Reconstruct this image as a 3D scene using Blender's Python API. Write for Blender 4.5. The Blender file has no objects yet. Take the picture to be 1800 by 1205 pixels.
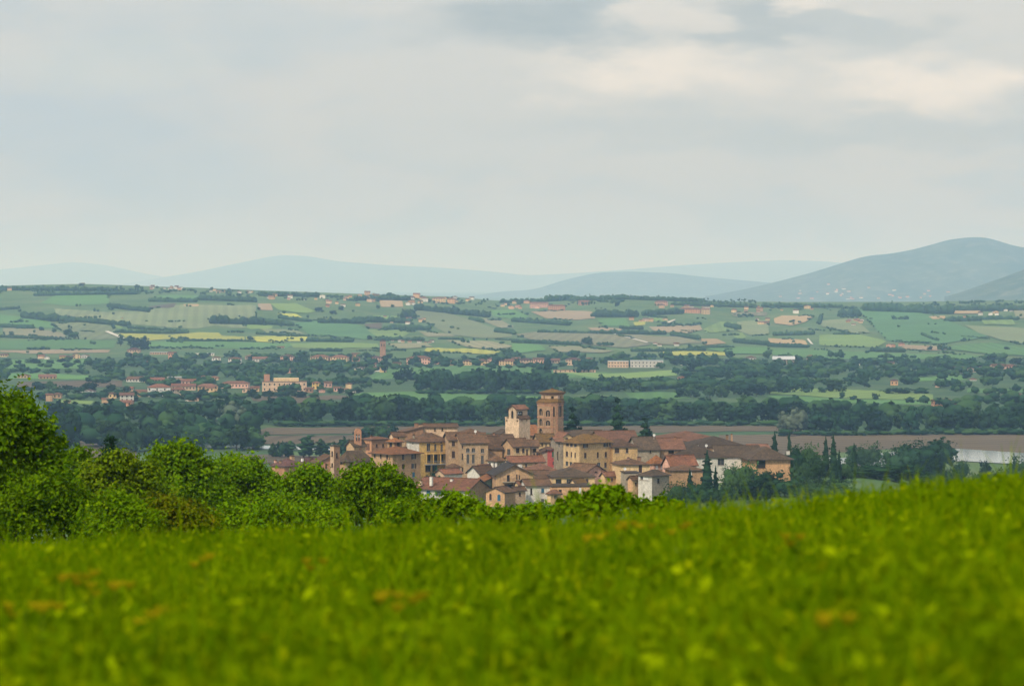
import bpy, math, random
import numpy as np
from mathutils import Vector

scene = bpy.context.scene
RAD = math.radians
# ------------------------------------------------------------------ camera
# The camera stands at the origin, looks level along +Y; a vertical lens shift puts the horizon where the photo has it.
F = 5000.0            # focal length in pixels of the 1800 px wide photograph (a 100 mm lens)
HX, HY = 900.0, 500.0 # principal point / horizon row
cam_d = bpy.data.cameras.new('camera'); cam = bpy.data.objects.new('camera', cam_d)
scene.collection.objects.link(cam); scene.camera = cam
cam.location = (0, 0, 0); cam.rotation_euler = (RAD(90), 0, 0)
cam_d.sensor_width = 36.0; cam_d.lens = 100.0
cam_d.shift_y = -(1205 / 2 - HY) / 1800.0
cam_d.clip_start = 0.1; cam_d.clip_end = 120000
cam_d.dof.use_dof = True; cam_d.dof.focus_distance = 860.0; cam_d.dof.aperture_fstop = 4.6

# ------------------------------------------------------------------ render settings
scene.view_settings.view_transform = 'Standard'; scene.view_settings.look = 'None'
scene.view_settings.gamma = 1.0; scene.view_settings.use_curve_mapping = False
scene.view_settings.exposure = 0.0
try:
    scene.cycles.use_denoising = True
    scene.cycles.max_bounces = 6; scene.cycles.diffuse_bounces = 3; scene.cycles.transmission_bounces = 4
    scene.cycles.volume_bounces = 2; scene.cycles.transparent_max_bounces = 4
    scene.cycles.sample_clamp_indirect = 4.0
except Exception:
    pass

# ------------------------------------------------------------------ sun and sky
SUN_AZ, SUN_EL = RAD(214), RAD(45)   # compass bearing (0 = +Y, clockwise): behind the camera's left shoulder
sun_dir = Vector((math.sin(SUN_AZ) * math.cos(SUN_EL), math.cos(SUN_AZ) * math.cos(SUN_EL), math.sin(SUN_EL)))
sl = bpy.data.lights.new('sun', 'SUN'); sl.energy = 3.6; sl.angle = RAD(4.0); sl.color = (1.0, 0.90, 0.74)
so = bpy.data.objects.new('sun', sl); scene.collection.objects.link(so)
so.rotation_euler = (-sun_dir).to_track_quat('-Z', 'Y').to_euler()

world = bpy.data.worlds.new('World'); scene.world = world; world.use_nodes = True
nt = world.node_tree; nt.nodes.clear()
N = nt.nodes.new; LK = nt.links.new
def wmath(op, a, b=None, c=None, clamp=False):
    n = N('ShaderNodeMath'); n.operation = op; n.use_clamp = clamp
    for i, v in enumerate((a, b, c)):
        if v is None: continue
        if isinstance(v, (int, float)): n.inputs[i].default_value = v
        else: LK(v, n.inputs[i])
    return n.outputs[0]
def wmix(fac, a, b):
    n = N('ShaderNodeMix'); n.data_type = 'RGBA'
    for idx, v in ((0, fac), (6, a), (7, b)):
        if isinstance(v, (int, float)): n.inputs[idx].default_value = v
        elif isinstance(v, tuple): n.inputs[idx].default_value = (*v, 1)
        else: LK(v, n.inputs[idx])
    return n.outputs[2]
out = N('ShaderNodeOutputWorld'); bg = N('ShaderNodeBackground'); LK(bg.outputs[0], out.inputs[0])
bg.inputs[1].default_value = 0.1
sky = N('ShaderNodeTexSky'); sky.sky_type = 'NISHITA'; sky.sun_disc = False
sky.sun_elevation = SUN_EL; sky.sun_rotation = SUN_AZ; sky.air_density = 1.0; sky.dust_density = 2.0
tc = N('ShaderNodeTexCoord'); sep = N('ShaderNodeSeparateXYZ'); LK(tc.outputs['Generated'], sep.inputs[0])
dx, dy, dz = sep.outputs
az = wmath('ARCTAN2', dx, dy); el = wmath('ARCSINE', dz)
# cloud sheets are seen nearly edge-on: stretch the noise sideways
cmb = N('ShaderNodeCombineXYZ'); LK(wmath('MULTIPLY', az, 16.0), cmb.inputs[0]); LK(wmath('MULTIPLY', el, 46.0), cmb.inputs[1])
def wnoise(scale, detail, rough, off, dist=0.0):
    mp = N('ShaderNodeMapping'); LK(cmb.outputs[0], mp.inputs[0]); mp.inputs[1].default_value = off
    n = N('ShaderNodeTexNoise'); n.inputs['Scale'].default_value = scale; n.inputs['Detail'].default_value = detail
    n.inputs['Roughness'].default_value = rough; n.inputs['Distortion'].default_value = dist
    LK(mp.outputs[0], n.inputs['Vector']); return n.outputs[0]
n_big = wnoise(0.9, 5, 0.55, (3.1, 1.7, 0.0), 0.4)
n_edge = wnoise(2.6, 6, 0.6, (0.4, 8.2, 2.0), 0.3)
n_warp = wnoise(1.7, 4, 0.55, (5.0, 2.2, 7.0))
n_warp2 = wnoise(1.7, 4, 0.55, (1.0, 9.2, 3.0))
def smooth(v, lo, hi):
    n = N('ShaderNodeMapRange'); n.interpolation_type = 'SMOOTHSTEP'; LK(v, n.inputs[0])
    n.inputs[1].default_value = lo; n.inputs[2].default_value = hi; return n.outputs[0]
S = 10.0
def sc(c): return tuple(x * S for x in c)
grad = smooth(el, -0.005, 0.13)
base = wmix(grad, sc((0.62, 0.595, 0.55)), sc((0.585, 0.595, 0.575)))
base = wmix(smooth(n_big, 0.42, 0.62), base, sc((0.625, 0.615, 0.575)))
# a wide blue-grey gap low in the left of the view and its like round the sky
base = wmix(wmath('MULTIPLY', smooth(n_big, 0.52, 0.36), 0.55), base, sc((0.485, 0.545, 0.57)))
azw = wmath('ADD', az, wmath('MULTIPLY', wmath('SUBTRACT', n_warp, 0.5), 0.075))
elw = wmath('ADD', el, wmath('MULTIPLY', wmath('SUBTRACT', n_warp2, 0.5), 0.028))
def blob(px, py, rx, ry, inner, outer):
    a0 = math.atan((px - HX) / F); e0 = (HY - py) / F
    u = wmath('DIVIDE', wmath('SUBTRACT', azw, a0), rx / F); v = wmath('DIVIDE', wmath('SUBTRACT', elw, e0), ry / F)
    r = wmath('SQRT', wmath('ADD', wmath('MULTIPLY', u, u), wmath('MULTIPLY', v, v)))
    return smooth(r, outer, inner)
col = base
def cloud(px, py, rx, ry, c, k, inner=0.2, outer=1.3):
    global col
    f = wmath('MULTIPLY', wmath('MULTIPLY', blob(px, py, rx, ry, inner, outer), wmath('ADD', 0.55, wmath('MULTIPLY', n_edge, 0.9))), k, None, True)
    col = wmix(f, col, sc(c))
WARM = (0.88, 0.79, 0.675); GREY = (0.46, 0.49, 0.48); BLUE = (0.485, 0.55, 0.605); DARK = (0.395, 0.435, 0.44)
cloud(1450, 110, 800, 190, (0.68, 0.64, 0.565), 0.45)
cloud(120, 235, 330, 120, BLUE, 0.8)
cloud(330, 320, 340, 70, BLUE, 0.6)
cloud(420, 60, 420, 60, (0.50, 0.555, 0.575), 0.5)
cloud(1650, 245, 420, 32, GREY, 0.5)
cloud(840, 210, 330, 130, (0.62, 0.61, 0.57), 0.8)
cloud(950, 35, 230, 58, DARK, 0.95)
cloud(1330, 40, 190, 60, DARK, 0.75)
cloud(1560, 60, 130, 40, GREY, 0.6)
cloud(1160, 125, 260, 52, WARM, 0.85)
cloud(1180, 20, 75, 45, WARM, 0.5)
cloud(1450, 15, 90, 26, WARM, 0.7)
cloud(1640, 155, 190, 52, WARM, 0.95)
cloud(1300, 225, 520, 34, (0.50, 0.53, 0.52), 0.6)
cloud(1230, 300, 420, 40, (0.62, 0.60, 0.55), 0.5)
cloud(1650, 300, 260, 26, (0.64, 0.61, 0.55), 0.6)
cloud(180, 120, 200, 60, (0.60, 0.63, 0.60), 0.5)
# an overcast sky grows brighter from the horizon to the zenith
cie = N('ShaderNodeVectorMath'); cie.operation = 'SCALE'; 
# out of view higher up, clouds are tinted bluer to cool ambient light and haze
cool = N('ShaderNodeMix'); cool.data_type = 'RGBA'; cool.blend_type = 'MULTIPLY'; LK(smooth(el, 0.11, 0.7), cool.inputs[0]); LK(wmix(0.88, sky.outputs[0], col), cool.inputs[6]); cool.inputs[7].default_value = (0.90, 1.0, 1.16, 1)
LK(cool.outputs[2], cie.inputs[0])
LK(wmath('ADD', 1.0, wmath('MULTIPLY', wmath('MAXIMUM', dz, 0.0), 1.0)), cie.inputs['Scale'])
LK(cie.outputs[0], bg.inputs[0])

# ------------------------------------------------------------------ helpers: objects and tags
COL = scene.collection
def link(o, parent=None):
    COL.objects.link(o)
    if parent is not None: o.parent = parent
    return o
def tag(o, label=None, cat=None, group=None, kind=None):
    if label: o['label'] = label
    if cat: o['category'] = cat
    if group: o['group'] = group
    if kind: o['kind'] = kind
    return o
def empty(name, loc=(0, 0, 0), rz=0.0, sca=None):
    o = bpy.data.objects.new(name, None); COL.objects.link(o); o.location = loc; o.rotation_euler = (0, 0, rz)
    o.empty_display_size = 0.5
    if sca is not None: o.scale = sca
    return o
def quads(name, V, Fq, mats, mi=None, smooth_=False):
    """a mesh from numpy arrays; every face has the same number of corners"""
    V = np.ascontiguousarray(V, dtype=np.float32); Fq = np.ascontiguousarray(Fq, dtype=np.int32)
    me = bpy.data.meshes.new(name); nf, k = Fq.shape
    me.vertices.add(len(V)); me.vertices.foreach_set('co', V.ravel())
    me.loops.add(nf * k); me.loops.foreach_set('vertex_index', Fq.ravel())
    me.polygons.add(nf); me.polygons.foreach_set('loop_start', np.arange(0, nf * k, k, dtype=np.int32))
    try: me.polygons.foreach_set('loop_total', np.full(nf, k, dtype=np.int32))
    except Exception: pass
    for m in mats: me.materials.append(m)
    if mi is not None: me.polygons.foreach_set('material_index', np.asarray(mi, dtype=np.int32))
    if smooth_: me.polygons.foreach_set('use_smooth', np.ones(nf, dtype=bool))
    me.update(calc_edges=True); return me
class MB:
    """collects faces, then becomes one mesh"""
    def __init__(s): s.v = []; s.f = []; s.m = []
    def face(s, pts, m=0):
        n = len(s.v); s.v += [tuple(p) for p in pts]; s.f.append(tuple(range(n, n + len(pts)))); s.m.append(m)
    def box(s, x0, x1, y0, y1, z0, z1, m=0, bottom=True):
        a = [(x0,y0,z0),(x1,y0,z0),(x1,y1,z0),(x0,y1,z0),(x0,y0,z1),(x1,y0,z1),(x1,y1,z1),(x0,y1,z1)]
        for q in ((0,1,5,4),(1,2,6,5),(2,3,7,6),(3,0,4,7),(4,5,6,7)): s.face([a[i] for i in q], m)
        if bottom: s.face([a[i] for i in (3,2,1,0)], m)
    def slab(s, poly, t, m=0, mside=None):
        """top polygon extruded straight down by t"""
        lo = [(p[0], p[1], p[2] - t) for p in poly]; s.face(poly, m); s.face(lo[::-1], m if mside is None else mside)
        for i in range(len(poly)):
            j = (i + 1) % len(poly); s.face([poly[i], lo[i], lo[j], poly[j]], m if mside is None else mside)
    def prism(s, ring, z0, z1, m=0, cap=True):
        n = len(ring)
        for i in range(n):
            a, b = ring[i], ring[(i + 1) % n]; s.face([(*a, z0), (*b, z0), (*b, z1), (*a, z1)], m)
        if cap: s.face([(*p, z1) for p in ring], m); s.face([(*p, z0) for p in ring[::-1]], m)
    def mesh(s, name, mats):
        me = bpy.data.meshes.new(name); me.from_pydata(s.v, [], s.f)
        for m in mats: me.materials.append(m)
        if len(mats) > 1: me.polygons.foreach_set('material_index', s.m)
        me.update(); return me
    def build(s, name, mats, parent=None):
        if not isinstance(mats, (list, tuple)): mats = [mats]
        return link(bpy.data.objects.new(name, s.mesh(name, mats)), parent)

# ------------------------------------------------------------------ materials
def srgb(r, g, b):
    f = lambda c: c / 12.92 if c <= 0.04045 else ((c + 0.055) / 1.055) ** 2.4
    return (f(r / 255), f(g / 255), f(b / 255))
_mats = {}
def surf(name, c1, c2=None, scale=0.5, detail=4, rough=0.9, c3=None, scale3=3.0, bump=0.0, spec=0.15, k3=0.5, stretch=None, mottle=0.0, rows=0.0):
    """plaster, stone, tile, soil: two tones mixed by world-space noise and a third in small flecks"""
    if name in _mats: return _mats[name]
    m = bpy.data.materials.new(name); m.use_nodes = True; t = m.node_tree; b = t.nodes['Principled BSDF']
    b.inputs['Roughness'].default_value = rough; b.inputs['Specular IOR Level'].default_value = spec
    c2 = c2 or tuple(x * 0.75 for x in c1)
    g = t.nodes.new('ShaderNodeNewGeometry'); vec = g.outputs['Position']
    if stretch:
        mp = t.nodes.new('ShaderNodeMapping'); mp.inputs[3].default_value = stretch; t.links.new(vec, mp.inputs[0]); vec = mp.outputs[0]
    def nz(s, d, lo, hi):
        n = t.nodes.new('ShaderNodeTexNoise'); n.inputs['Scale'].default_value = s; n.inputs['Detail'].default_value = d
        n.inputs['Roughness'].default_value = 0.6; t.links.new(vec, n.inputs['Vector'])
        r = t.nodes.new('ShaderNodeMapRange'); r.inputs[1].default_value = lo; r.inputs[2].default_value = hi
        t.links.new(n.outputs[0], r.inputs[0]); return r.outputs[0], n.outputs[0]
    def mix(f, a, bb):
        n = t.nodes.new('ShaderNodeMix'); n.data_type = 'RGBA'; t.links.new(f, n.inputs[0])
        for i, v in ((6, a), (7, bb)):
            if isinstance(v, tuple): n.inputs[i].default_value = (*v, 1)
            else: t.links.new(v, n.inputs[i])
        return n.outputs[2]
    f1, raw = nz(scale, detail, 0.36, 0.64); c = mix(f1, c1, c2)
    if c3:
        f3, raw = nz(scale3, 3, 0.5, 0.68)
        k = t.nodes.new('ShaderNodeMath'); k.operation = 'MULTIPLY'; k.inputs[1].default_value = k3; t.links.new(f3, k.inputs[0])
        c = mix(k.outputs[0], c, c3)
    def scale_by(c, f, lo, hi):
        r = t.nodes.new('ShaderNodeMapRange'); r.inputs[1].default_value = .3; r.inputs[2].default_value = .7; r.inputs[3].default_value = lo; r.inputs[4].default_value = hi; t.links.new(f, r.inputs[0])
        h = t.nodes.new('ShaderNodeHueSaturation'); t.links.new(c, h.inputs['Color']); t.links.new(r.outputs[0], h.inputs['Value']); return h.outputs[0]
    if mottle:
        oi0 = t.nodes.new('ShaderNodeObjectInfo'); v0 = t.nodes.new('ShaderNodeMapRange'); v0.inputs[3].default_value = 1 - mottle * .7; v0.inputs[4].default_value = 1 + mottle * .9; t.links.new(oi0.outputs['Random'], v0.inputs[0])
        h0 = t.nodes.new('ShaderNodeHueSaturation'); t.links.new(c, h0.inputs['Color']); t.links.new(v0.outputs[0], h0.inputs['Value']); c = h0.outputs[0]
        _, m1 = nz(2.3, 2, .3, .7); c = scale_by(c, m1, 1 - mottle, 1 + mottle)
        vec0 = vec; mp2 = t.nodes.new('ShaderNodeMapping'); mp2.inputs[3].default_value = (1, 1, .22); t.links.new(g.outputs['Position'], mp2.inputs[0]); vec = mp2.outputs[0]
        _, m2 = nz(0.9, 4, .3, .7); c = scale_by(c, m2, 1 - mottle * .8, 1 + mottle * .8); vec = vec0
    if rows:
        oi = t.nodes.new('ShaderNodeObjectInfo'); an = t.nodes.new('ShaderNodeMath'); an.operation = 'MULTIPLY'; an.inputs[1].default_value = 3.1; t.links.new(oi.outputs['Random'], an.inputs[0])
        vr = t.nodes.new('ShaderNodeVectorRotate'); vr.rotation_type = 'Z_AXIS'; t.links.new(g.outputs['Position'], vr.inputs['Vector']); t.links.new(an.outputs[0], vr.inputs['Angle'])
        wv = t.nodes.new('ShaderNodeTexWave'); wv.inputs['Scale'].default_value = 0.022; wv.inputs['Distortion'].default_value = 1.5; wv.inputs['Detail'].default_value = 3; wv.inputs['Detail Scale'].default_value = .02; t.links.new(vr.outputs[0], wv.inputs['Vector'])
        c = scale_by(c, wv.outputs['Fac'], 1 - rows, 1 + rows)
        _, m3 = nz(0.0045, 5, .3, .7); c = scale_by(c, m3, 1 - rows * 1.6, 1 + rows * 1.6)
        v4 = t.nodes.new('ShaderNodeMapRange'); v4.inputs[3].default_value = .86; v4.inputs[4].default_value = 1.14; t.links.new(oi.outputs['Random'], v4.inputs[0])
        h4 = t.nodes.new('ShaderNodeHueSaturation'); t.links.new(c, h4.inputs['Color']); t.links.new(v4.outputs[0], h4.inputs['Value']); c = h4.outputs[0]
    t.links.new(c, b.inputs['Base Color'])
    if bump:
        bp = t.nodes.new('ShaderNodeBump'); bp.inputs['Strength'].default_value = bump; bp.inputs['Distance'].default_value = 0.1
        t.links.new(raw, bp.inputs['Height']); t.links.new(bp.outputs[0], b.inputs['Normal'])
    _mats[name] = m; return m
def leafy(name, c1, c2, scale=0.8, trans=0.3, c3=None, rand=0.25, gloss=0.0):
    """foliage: diffuse plus light passing through the leaf, tone varies between plants and within one"""
    if name in _mats: return _mats[name]
    m = bpy.data.materials.new(name); m.use_nodes = True; t = m.node_tree; t.nodes.clear()
    o = t.nodes.new('ShaderNodeOutputMaterial')
    g = t.nodes.new('ShaderNodeNewGeometry'); oi = t.nodes.new('ShaderNodeObjectInfo')
    n = t.nodes.new('ShaderNodeTexNoise'); n.inputs['Scale'].default_value = scale; n.inputs['Detail'].default_value = 3
    t.links.new(g.outputs['Position'], n.inputs['Vector'])
    r = t.nodes.new('ShaderNodeMapRange'); r.inputs[1].default_value = 0.32; r.inputs[2].default_value = 0.68; t.links.new(n.outputs[0], r.inputs[0])
    mx = t.nodes.new('ShaderNodeMix'); mx.data_type = 'RGBA'; t.links.new(r.outputs[0], mx.inputs[0])
    mx.inputs[6].default_value = (*c1, 1); mx.inputs[7].default_value = (*c2, 1)
    hs = t.nodes.new('ShaderNodeHueSaturation'); t.links.new(mx.outputs[2], hs.inputs['Color'])
    v = t.nodes.new('ShaderNodeMapRange'); v.inputs[3].default_value = 1 - rand; v.inputs[4].default_value = 1 + rand
    t.links.new(oi.outputs['Random'], v.inputs[0]); t.links.new(v.outputs[0], hs.inputs['Value'])
    c = hs.outputs[0]
    if c3:
        n3 = t.nodes.new('ShaderNodeTexNoise'); n3.inputs['Scale'].default_value = scale * 5; t.links.new(g.outputs['Position'], n3.inputs['Vector'])
        r3 = t.nodes.new('ShaderNodeMapRange'); r3.inputs[1].default_value = 0.52; r3.inputs[2].default_value = 0.66; t.links.new(n3.outputs[0], r3.inputs[0])
        m3 = t.nodes.new('ShaderNodeMix'); m3.data_type = 'RGBA'; t.links.new(r3.outputs[0], m3.inputs[0]); t.links.new(c, m3.inputs[6]); m3.inputs[7].default_value = (*c3, 1); c = m3.outputs[2]
    d = t.nodes.new('ShaderNodeBsdfDiffuse'); tr = t.nodes.new('ShaderNodeBsdfTranslucent'); s = t.nodes.new('ShaderNodeMixShader')
    s.inputs[0].default_value = trans; t.links.new(c, d.inputs[0]); t.links.new(c, tr.inputs[0])
    t.links.new(d.outputs[0], s.inputs[1]); t.links.new(tr.outputs[0], s.inputs[2]); sh = s.outputs[0]
    if gloss:
        gl = t.nodes.new('ShaderNodeBsdfGlossy'); gl.inputs['Roughness'].default_value = 0.45; gl.inputs[0].default_value = (0.9, 1.0, 0.6, 1)
        s2 = t.nodes.new('ShaderNodeMixShader'); s2.inputs[0].default_value = gloss
        t.links.new(sh, s2.inputs[1]); t.links.new(gl.outputs[0], s2.inputs[2]); sh = s2.outputs[0]
    t.links.new(sh, o.inputs[0]); _mats[name] = m; return m
BARK = surf('bark', (0.09, 0.065, 0.045), (0.05, 0.04, 0.03), 3.0, bump=0.4)
GLASS = surf('window_glass', (0.03, 0.032, 0.035), (0.05, 0.052, 0.055), 0.4, rough=0.15, spec=0.5)
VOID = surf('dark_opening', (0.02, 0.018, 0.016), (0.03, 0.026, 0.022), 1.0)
SHUT = surf('brown_shutter', (0.07, 0.035, 0.022), (0.05, 0.028, 0.02), 1.0, rough=0.7)
FRAME = surf('painted_frame', (0.35, 0.30, 0.24), (0.28, 0.24, 0.2), 1.0, rough=0.6)

# ------------------------------------------------------------------ the lie of the land
VAL = -83.0
def sstep(a, b, x):
    t = np.clip((x - a) / (b - a), 0, 1); return t * t * (3 - 2 * t)
_RX = np.array([-300, 0, 150, 260, 330, 450, 560, 700, 800, 870, 1000, 1100, 1300, 1450, 1600, 1800, 2100.])
_RY = np.array([500, 502, 500, 503, 505, 510, 514, 519, 522, 529, 527, 523, 532, 531, 531, 528, 524.])
def land(x, y):
    x = np.asarray(x, float); y = np.asarray(y, float)
    # the meadow the camera stands in: a rounded brow about 22 m off, tilted down to the left
    yy = np.minimum(y, 43.0)
    z = -0.85 - 0.0150 * yy - 0.00176 * yy * np.abs(yy) - 0.16 * np.maximum(y - 43.0, 0)
    z = z + 0.064 * 30 * np.tanh(x / 30) - 0.0065 * np.clip(y, 0, 40) * np.exp(-((x - 0.3) / 2.3) ** 2)
    dip = -72 + 0 * z
    near = np.where(z > -52, z, -72 + 20 * np.exp((z + 52) / 20.0))
    # the town's knoll
    k = sstep(640, 735, y) * (1 - sstep(915, 1060, y)) * (1 - sstep(88, 190, np.abs(x - 12)))
    base = near + (VAL - near) * sstep(560, 1000, y)
    z = base * (1 - k) + (-59.0) * k
    # the hills across the valley
    px = HX + F * x / np.maximum(y, 50)
    hr = (HY - np.interp(px, _RX, _RY)) * 5200 / F - VAL
    t = (y - 3150) / 2050
    s = sstep(0, 1, t) * (1 - sstep(5300, 6700, y))
    und = (3.2 * np.sin(x / 170 + y / 420) + 2.6 * np.sin(x / 95 - y / 300 + 1.3) + 2.0 * np.sin(x / 240 - y / 190 + 0.5)) * sstep(3300, 3800, y) * (1 - sstep(4800, 5200, y))
    z = np.where(y > 2500, VAL + hr * s + und, z)
    return z
def P(px, py, d): return Vector(((px - HX) * d / F, d, (HY - py) * d / F))
def on_valley(px, py): d = F * (-VAL) / (py - HY); return Vector(((px - HX) * d / F, d, VAL))
_ys = np.linspace(2900, 5900, 151)
def hits(px, py):
    """where the sight lines through pixels meet the valley or the far hills: an (n, 3) array"""
    px = np.atleast_1d(np.asarray(px, float)); py = np.atleast_1d(np.asarray(py, float)); out_ = np.zeros((len(px), 3))
    flat = F * -VAL / np.maximum(py - HY, 1e-3) < 2950
    kx, kz = (px - HX) / F, (HY - py) / F
    d0 = F * -VAL / np.maximum(py - HY, 1e-3); out_[:, 0] = kx * d0; out_[:, 1] = d0; out_[:, 2] = VAL
    for blk in np.array_split(np.nonzero(~flat)[0], max(1, int((~flat).sum() / 400))):
        if not len(blk): continue
        ys = np.broadcast_to(_ys, (len(blk), len(_ys))); r = np.arange(len(blk))
        for rep in (0, 1):
            d = land(kx[blk, None] * ys, ys) - kz[blk, None] * ys; i = np.argmax(d > 0, axis=1); none = d[r, i] <= 0; i = np.where(none, ys.shape[1] - 1, np.maximum(i, 1))
            if rep == 0: ys = ys[r, i - 1][:, None] + (ys[r, i] - ys[r, i - 1])[:, None] * np.linspace(0, 1, 9)[None, :]
        a_, b_ = d[r, i - 1], d[r, i]; f = np.clip(-a_ / np.where(np.abs(b_ - a_) < 1e-9, 1, b_ - a_), 0, 1); y = ys[r, i - 1] + f * (ys[r, i] - ys[r, i - 1])
        out_[blk, 1] = y; out_[blk, 0] = kx[blk] * y; out_[blk, 2] = land(kx[blk] * y, y)
    return out_
def hit(px, py): return Vector(hits(px, py)[0])
# ------------------------------------------------------------------ labels that single things out among look-alikes
LANDMARKS = [("the long yellow field", 320, 592), ("the valley church tower", 673, 612), ("the long white factory", 1115, 640), ("the long cream apartment block", 577, 631),
 ("the school with stair tower", 500, 670), ("the white apartment house", 288, 686), ("the thin yellow strip field", 1220, 622), ("the hexagonal bell tower", 967, 745), ("the river bend", 1745, 803),
 ("the wide tan hillside field", 1020, 594), ("the curved sage field", 805, 571), ("the ridge village tower", 775, 515), ("the deep green square field", 590, 579), ("the ridge village at left", 305, 505),
 ("the big brown field at right", 1650, 778), ("the brown field by town", 530, 757), ("the wooded knoll at right", 1600, 545), ("the orange hillside field", 1395, 563), ("the broad deep green field", 1610, 578),
 ("the long white-roofed shed", 1377, 634), ("the green field behind the towers", 800, 697), ("the light green strips at right", 1500, 690), ("the bare patch at left", 165, 775), ("the pink hillside strip", 100, 618),
 ("the red roofed riverside farm", 1650, 708), ("the pink ridge field", 985, 553), ("the bright green sloping field", 1265, 576), ("the small yellow patch", 1124, 569)]
ORD = 'first second third fourth fifth sixth seventh eighth ninth tenth eleventh twelfth thirteenth fourteenth fifteenth sixteenth seventeenth eighteenth nineteenth twentieth'.split()
ORD += ['twenty-' + w for w in ORD[:9]] + ['thirtieth'] + ['thirty-' + w for w in ORD[:9]]
REG = []
def reg(o, desc, px, py, cat=None, kind=None):
    if cat: o['category'] = cat
    if kind: o['kind'] = kind
    best = min(LANDMARKS, key=lambda l: (l[1] - px) ** 2 + (3 * (l[2] - py)) ** 2)
    dx_, dy_ = px - best[1], 3 * (py - best[2])
    if abs(dx_) < 22 and abs(dy_) < 22: rel = 'at'
    elif abs(dx_) >= abs(dy_): rel = 'left of' if dx_ < 0 else 'right of'
    else: rel = 'above' if dy_ < 0 else 'below'
    where = 'on' if rel == 'at' and kind == 'structure' else rel
    REG.append((desc, where + ' ' + best[0], px, o)); return o
def label_all():
    by = {}
    for d, w, px, o in REG: by.setdefault((d, w), []).append((px, o))
    for (d, w), v in by.items():
        v.sort(key=lambda t: t[0])
        if len(v) == 1: v[0][1]['label'] = d + ' ' + w; continue
        for i, (px, o) in enumerate(v):
            k = ORD[i] if i < len(ORD) else 'farther'
            if i == len(v) - 1 and len(v) > 4: k = 'last'
            o['label'] = '%s from the left, %s %s' % (k, d, w)
            if o.get('kind') != 'structure': o['group'] = d + 's ' + w
import bmesh
# ------------------------------------------------------------------ ground sheet
def make_ground():
    ys = np.concatenate([np.linspace(-30, 4, 12), np.linspace(5, 60, 70), np.linspace(62, 200, 40), np.linspace(206, 1100, 150),
                         np.linspace(1110, 3120, 60), np.linspace(3132, 5300, 180), np.linspace(5320, 6700, 40), np.linspace(6900, 54000, 60)])
    us = np.linspace(-1, 1, 161)
    Yg, Ug = np.meshgrid(ys, us, indexing='ij')
    X = Ug * (0.36 * np.maximum(Yg, 0) + 40.0); Z = land(X, Yg)
    V = np.stack([X, Yg, Z], -1).reshape(-1, 3)
    nr, nc = len(ys), len(us); i = np.arange((nr - 1) * (nc - 1)); r = i // (nc - 1); c = i % (nc - 1); a = r * nc + c
    Fq = np.stack([a, a + 1, a + nc + 1, a + nc], -1)
    m = surf('meadow_ground', (0.042, 0.092, 0.024), (0.085, 0.130, 0.036), 0.008, 6, c3=(0.125, 0.135, 0.055), scale3=0.02, k3=0.6)
    g = link(bpy.data.objects.new('ground', quads('ground', V, Fq, [m], smooth_=True)))
    tag(g, 'green rolling land running from the meadow to the horizon', kind='structure')
make_ground()

# ------------------------------------------------------------------ far mountains
def mountain(name, label, d, prof, depth, seed, col):
    rng = np.random.RandomState(seed)
    pxs = np.arange(prof[0][0], prof[-1][0] + 1, 6.0); pys = np.interp(pxs, [p[0] for p in prof], [p[1] for p in prof])
    k = np.ones(7) / 7; pys = np.convolve(np.pad(pys, 3, mode='edge'), k, 'valid')
    hz = (HY - pys) * d / F - VAL
    X0 = (pxs - HX) * d / F
    vs = np.linspace(-1, 1, 41)
    U, Vv = np.meshgrid(pxs, vs, indexing='ij')
    env = np.cos(Vv * math.pi / 2) ** 1.3
    nz = np.zeros_like(U)
    for f, a in ((1 / 60., 1), (1 / 31., 0.6), (1 / 17., 0.35), (1 / 9., 0.2)):
        nz += a * np.sin(U * f + rng.rand() * 7 + Vv * 3 * rng.rand() * 4) * np.sin(Vv * 60 * f * 3 + rng.rand() * 7 + U * f * 0.5)
    H = hz[:, None] * env * (1 + 0.10 * nz * (np.abs(Vv) * 1.4).clip(0, 1))
    Y = d + Vv * depth; X = U * 0 + X0[:, None] * (Y / d)
    Z = VAL + np.maximum(H, -2)
    V = np.stack([X, Y, Z], -1).reshape(-1, 3); nr, nc = U.shape
    i = np.arange((nr - 1) * (nc - 1)); r = i // (nc - 1); c = i % (nc - 1); a = r * nc + c
    me = quads(name, V, np.stack([a, a + nc, a + nc + 1, a + 1], -1), [col], smooth_=True)
    tag(link(bpy.data.objects.new(name, me)), label, kind='structure')
    return V, np.stack([a, a + nc, a + nc + 1, a + 1], -1)
WOODED = surf('wooded_slope', (0.040, 0.072, 0.048), (0.075, 0.105, 0.068), 0.005, 9, c3=(0.19, 0.19, 0.14), scale3=0.018, k3=0.5)
mountain('mountain', 'faint pale mountain on the horizon at far left', 44000, [(-400, 480), (-150, 470), (0, 474), (70, 466), (130, 460), (190, 466), (250, 480), (330, 494), (420, 502), (500, 505)], 1800, 1, WOODED)
mountain('mountain', 'long pale blue mountain ridge rising behind the hillside villages', 36000, [(180, 505), (270, 490), (350, 477), (420, 462), (490, 448), (545, 450), (590, 459), (680, 466), (770, 470), (860, 477), (930, 484), (1010, 480), (1100, 474), (1200, 466), (1300, 460), (1380, 457), (1450, 459), (1540, 468), (1700, 480), (1900, 488)], 1900, 2, WOODED)
mountain('mountain', 'low blue foothills in front of the long pale ridge', 20000, [(820, 522), (880, 512), (940, 509), (990, 492), (1050, 479), (1110, 477), (1180, 480), (1240, 487), (1300, 492), (1370, 498), (1450, 508), (1520, 518)], 1300, 3, WOODED)
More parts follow.
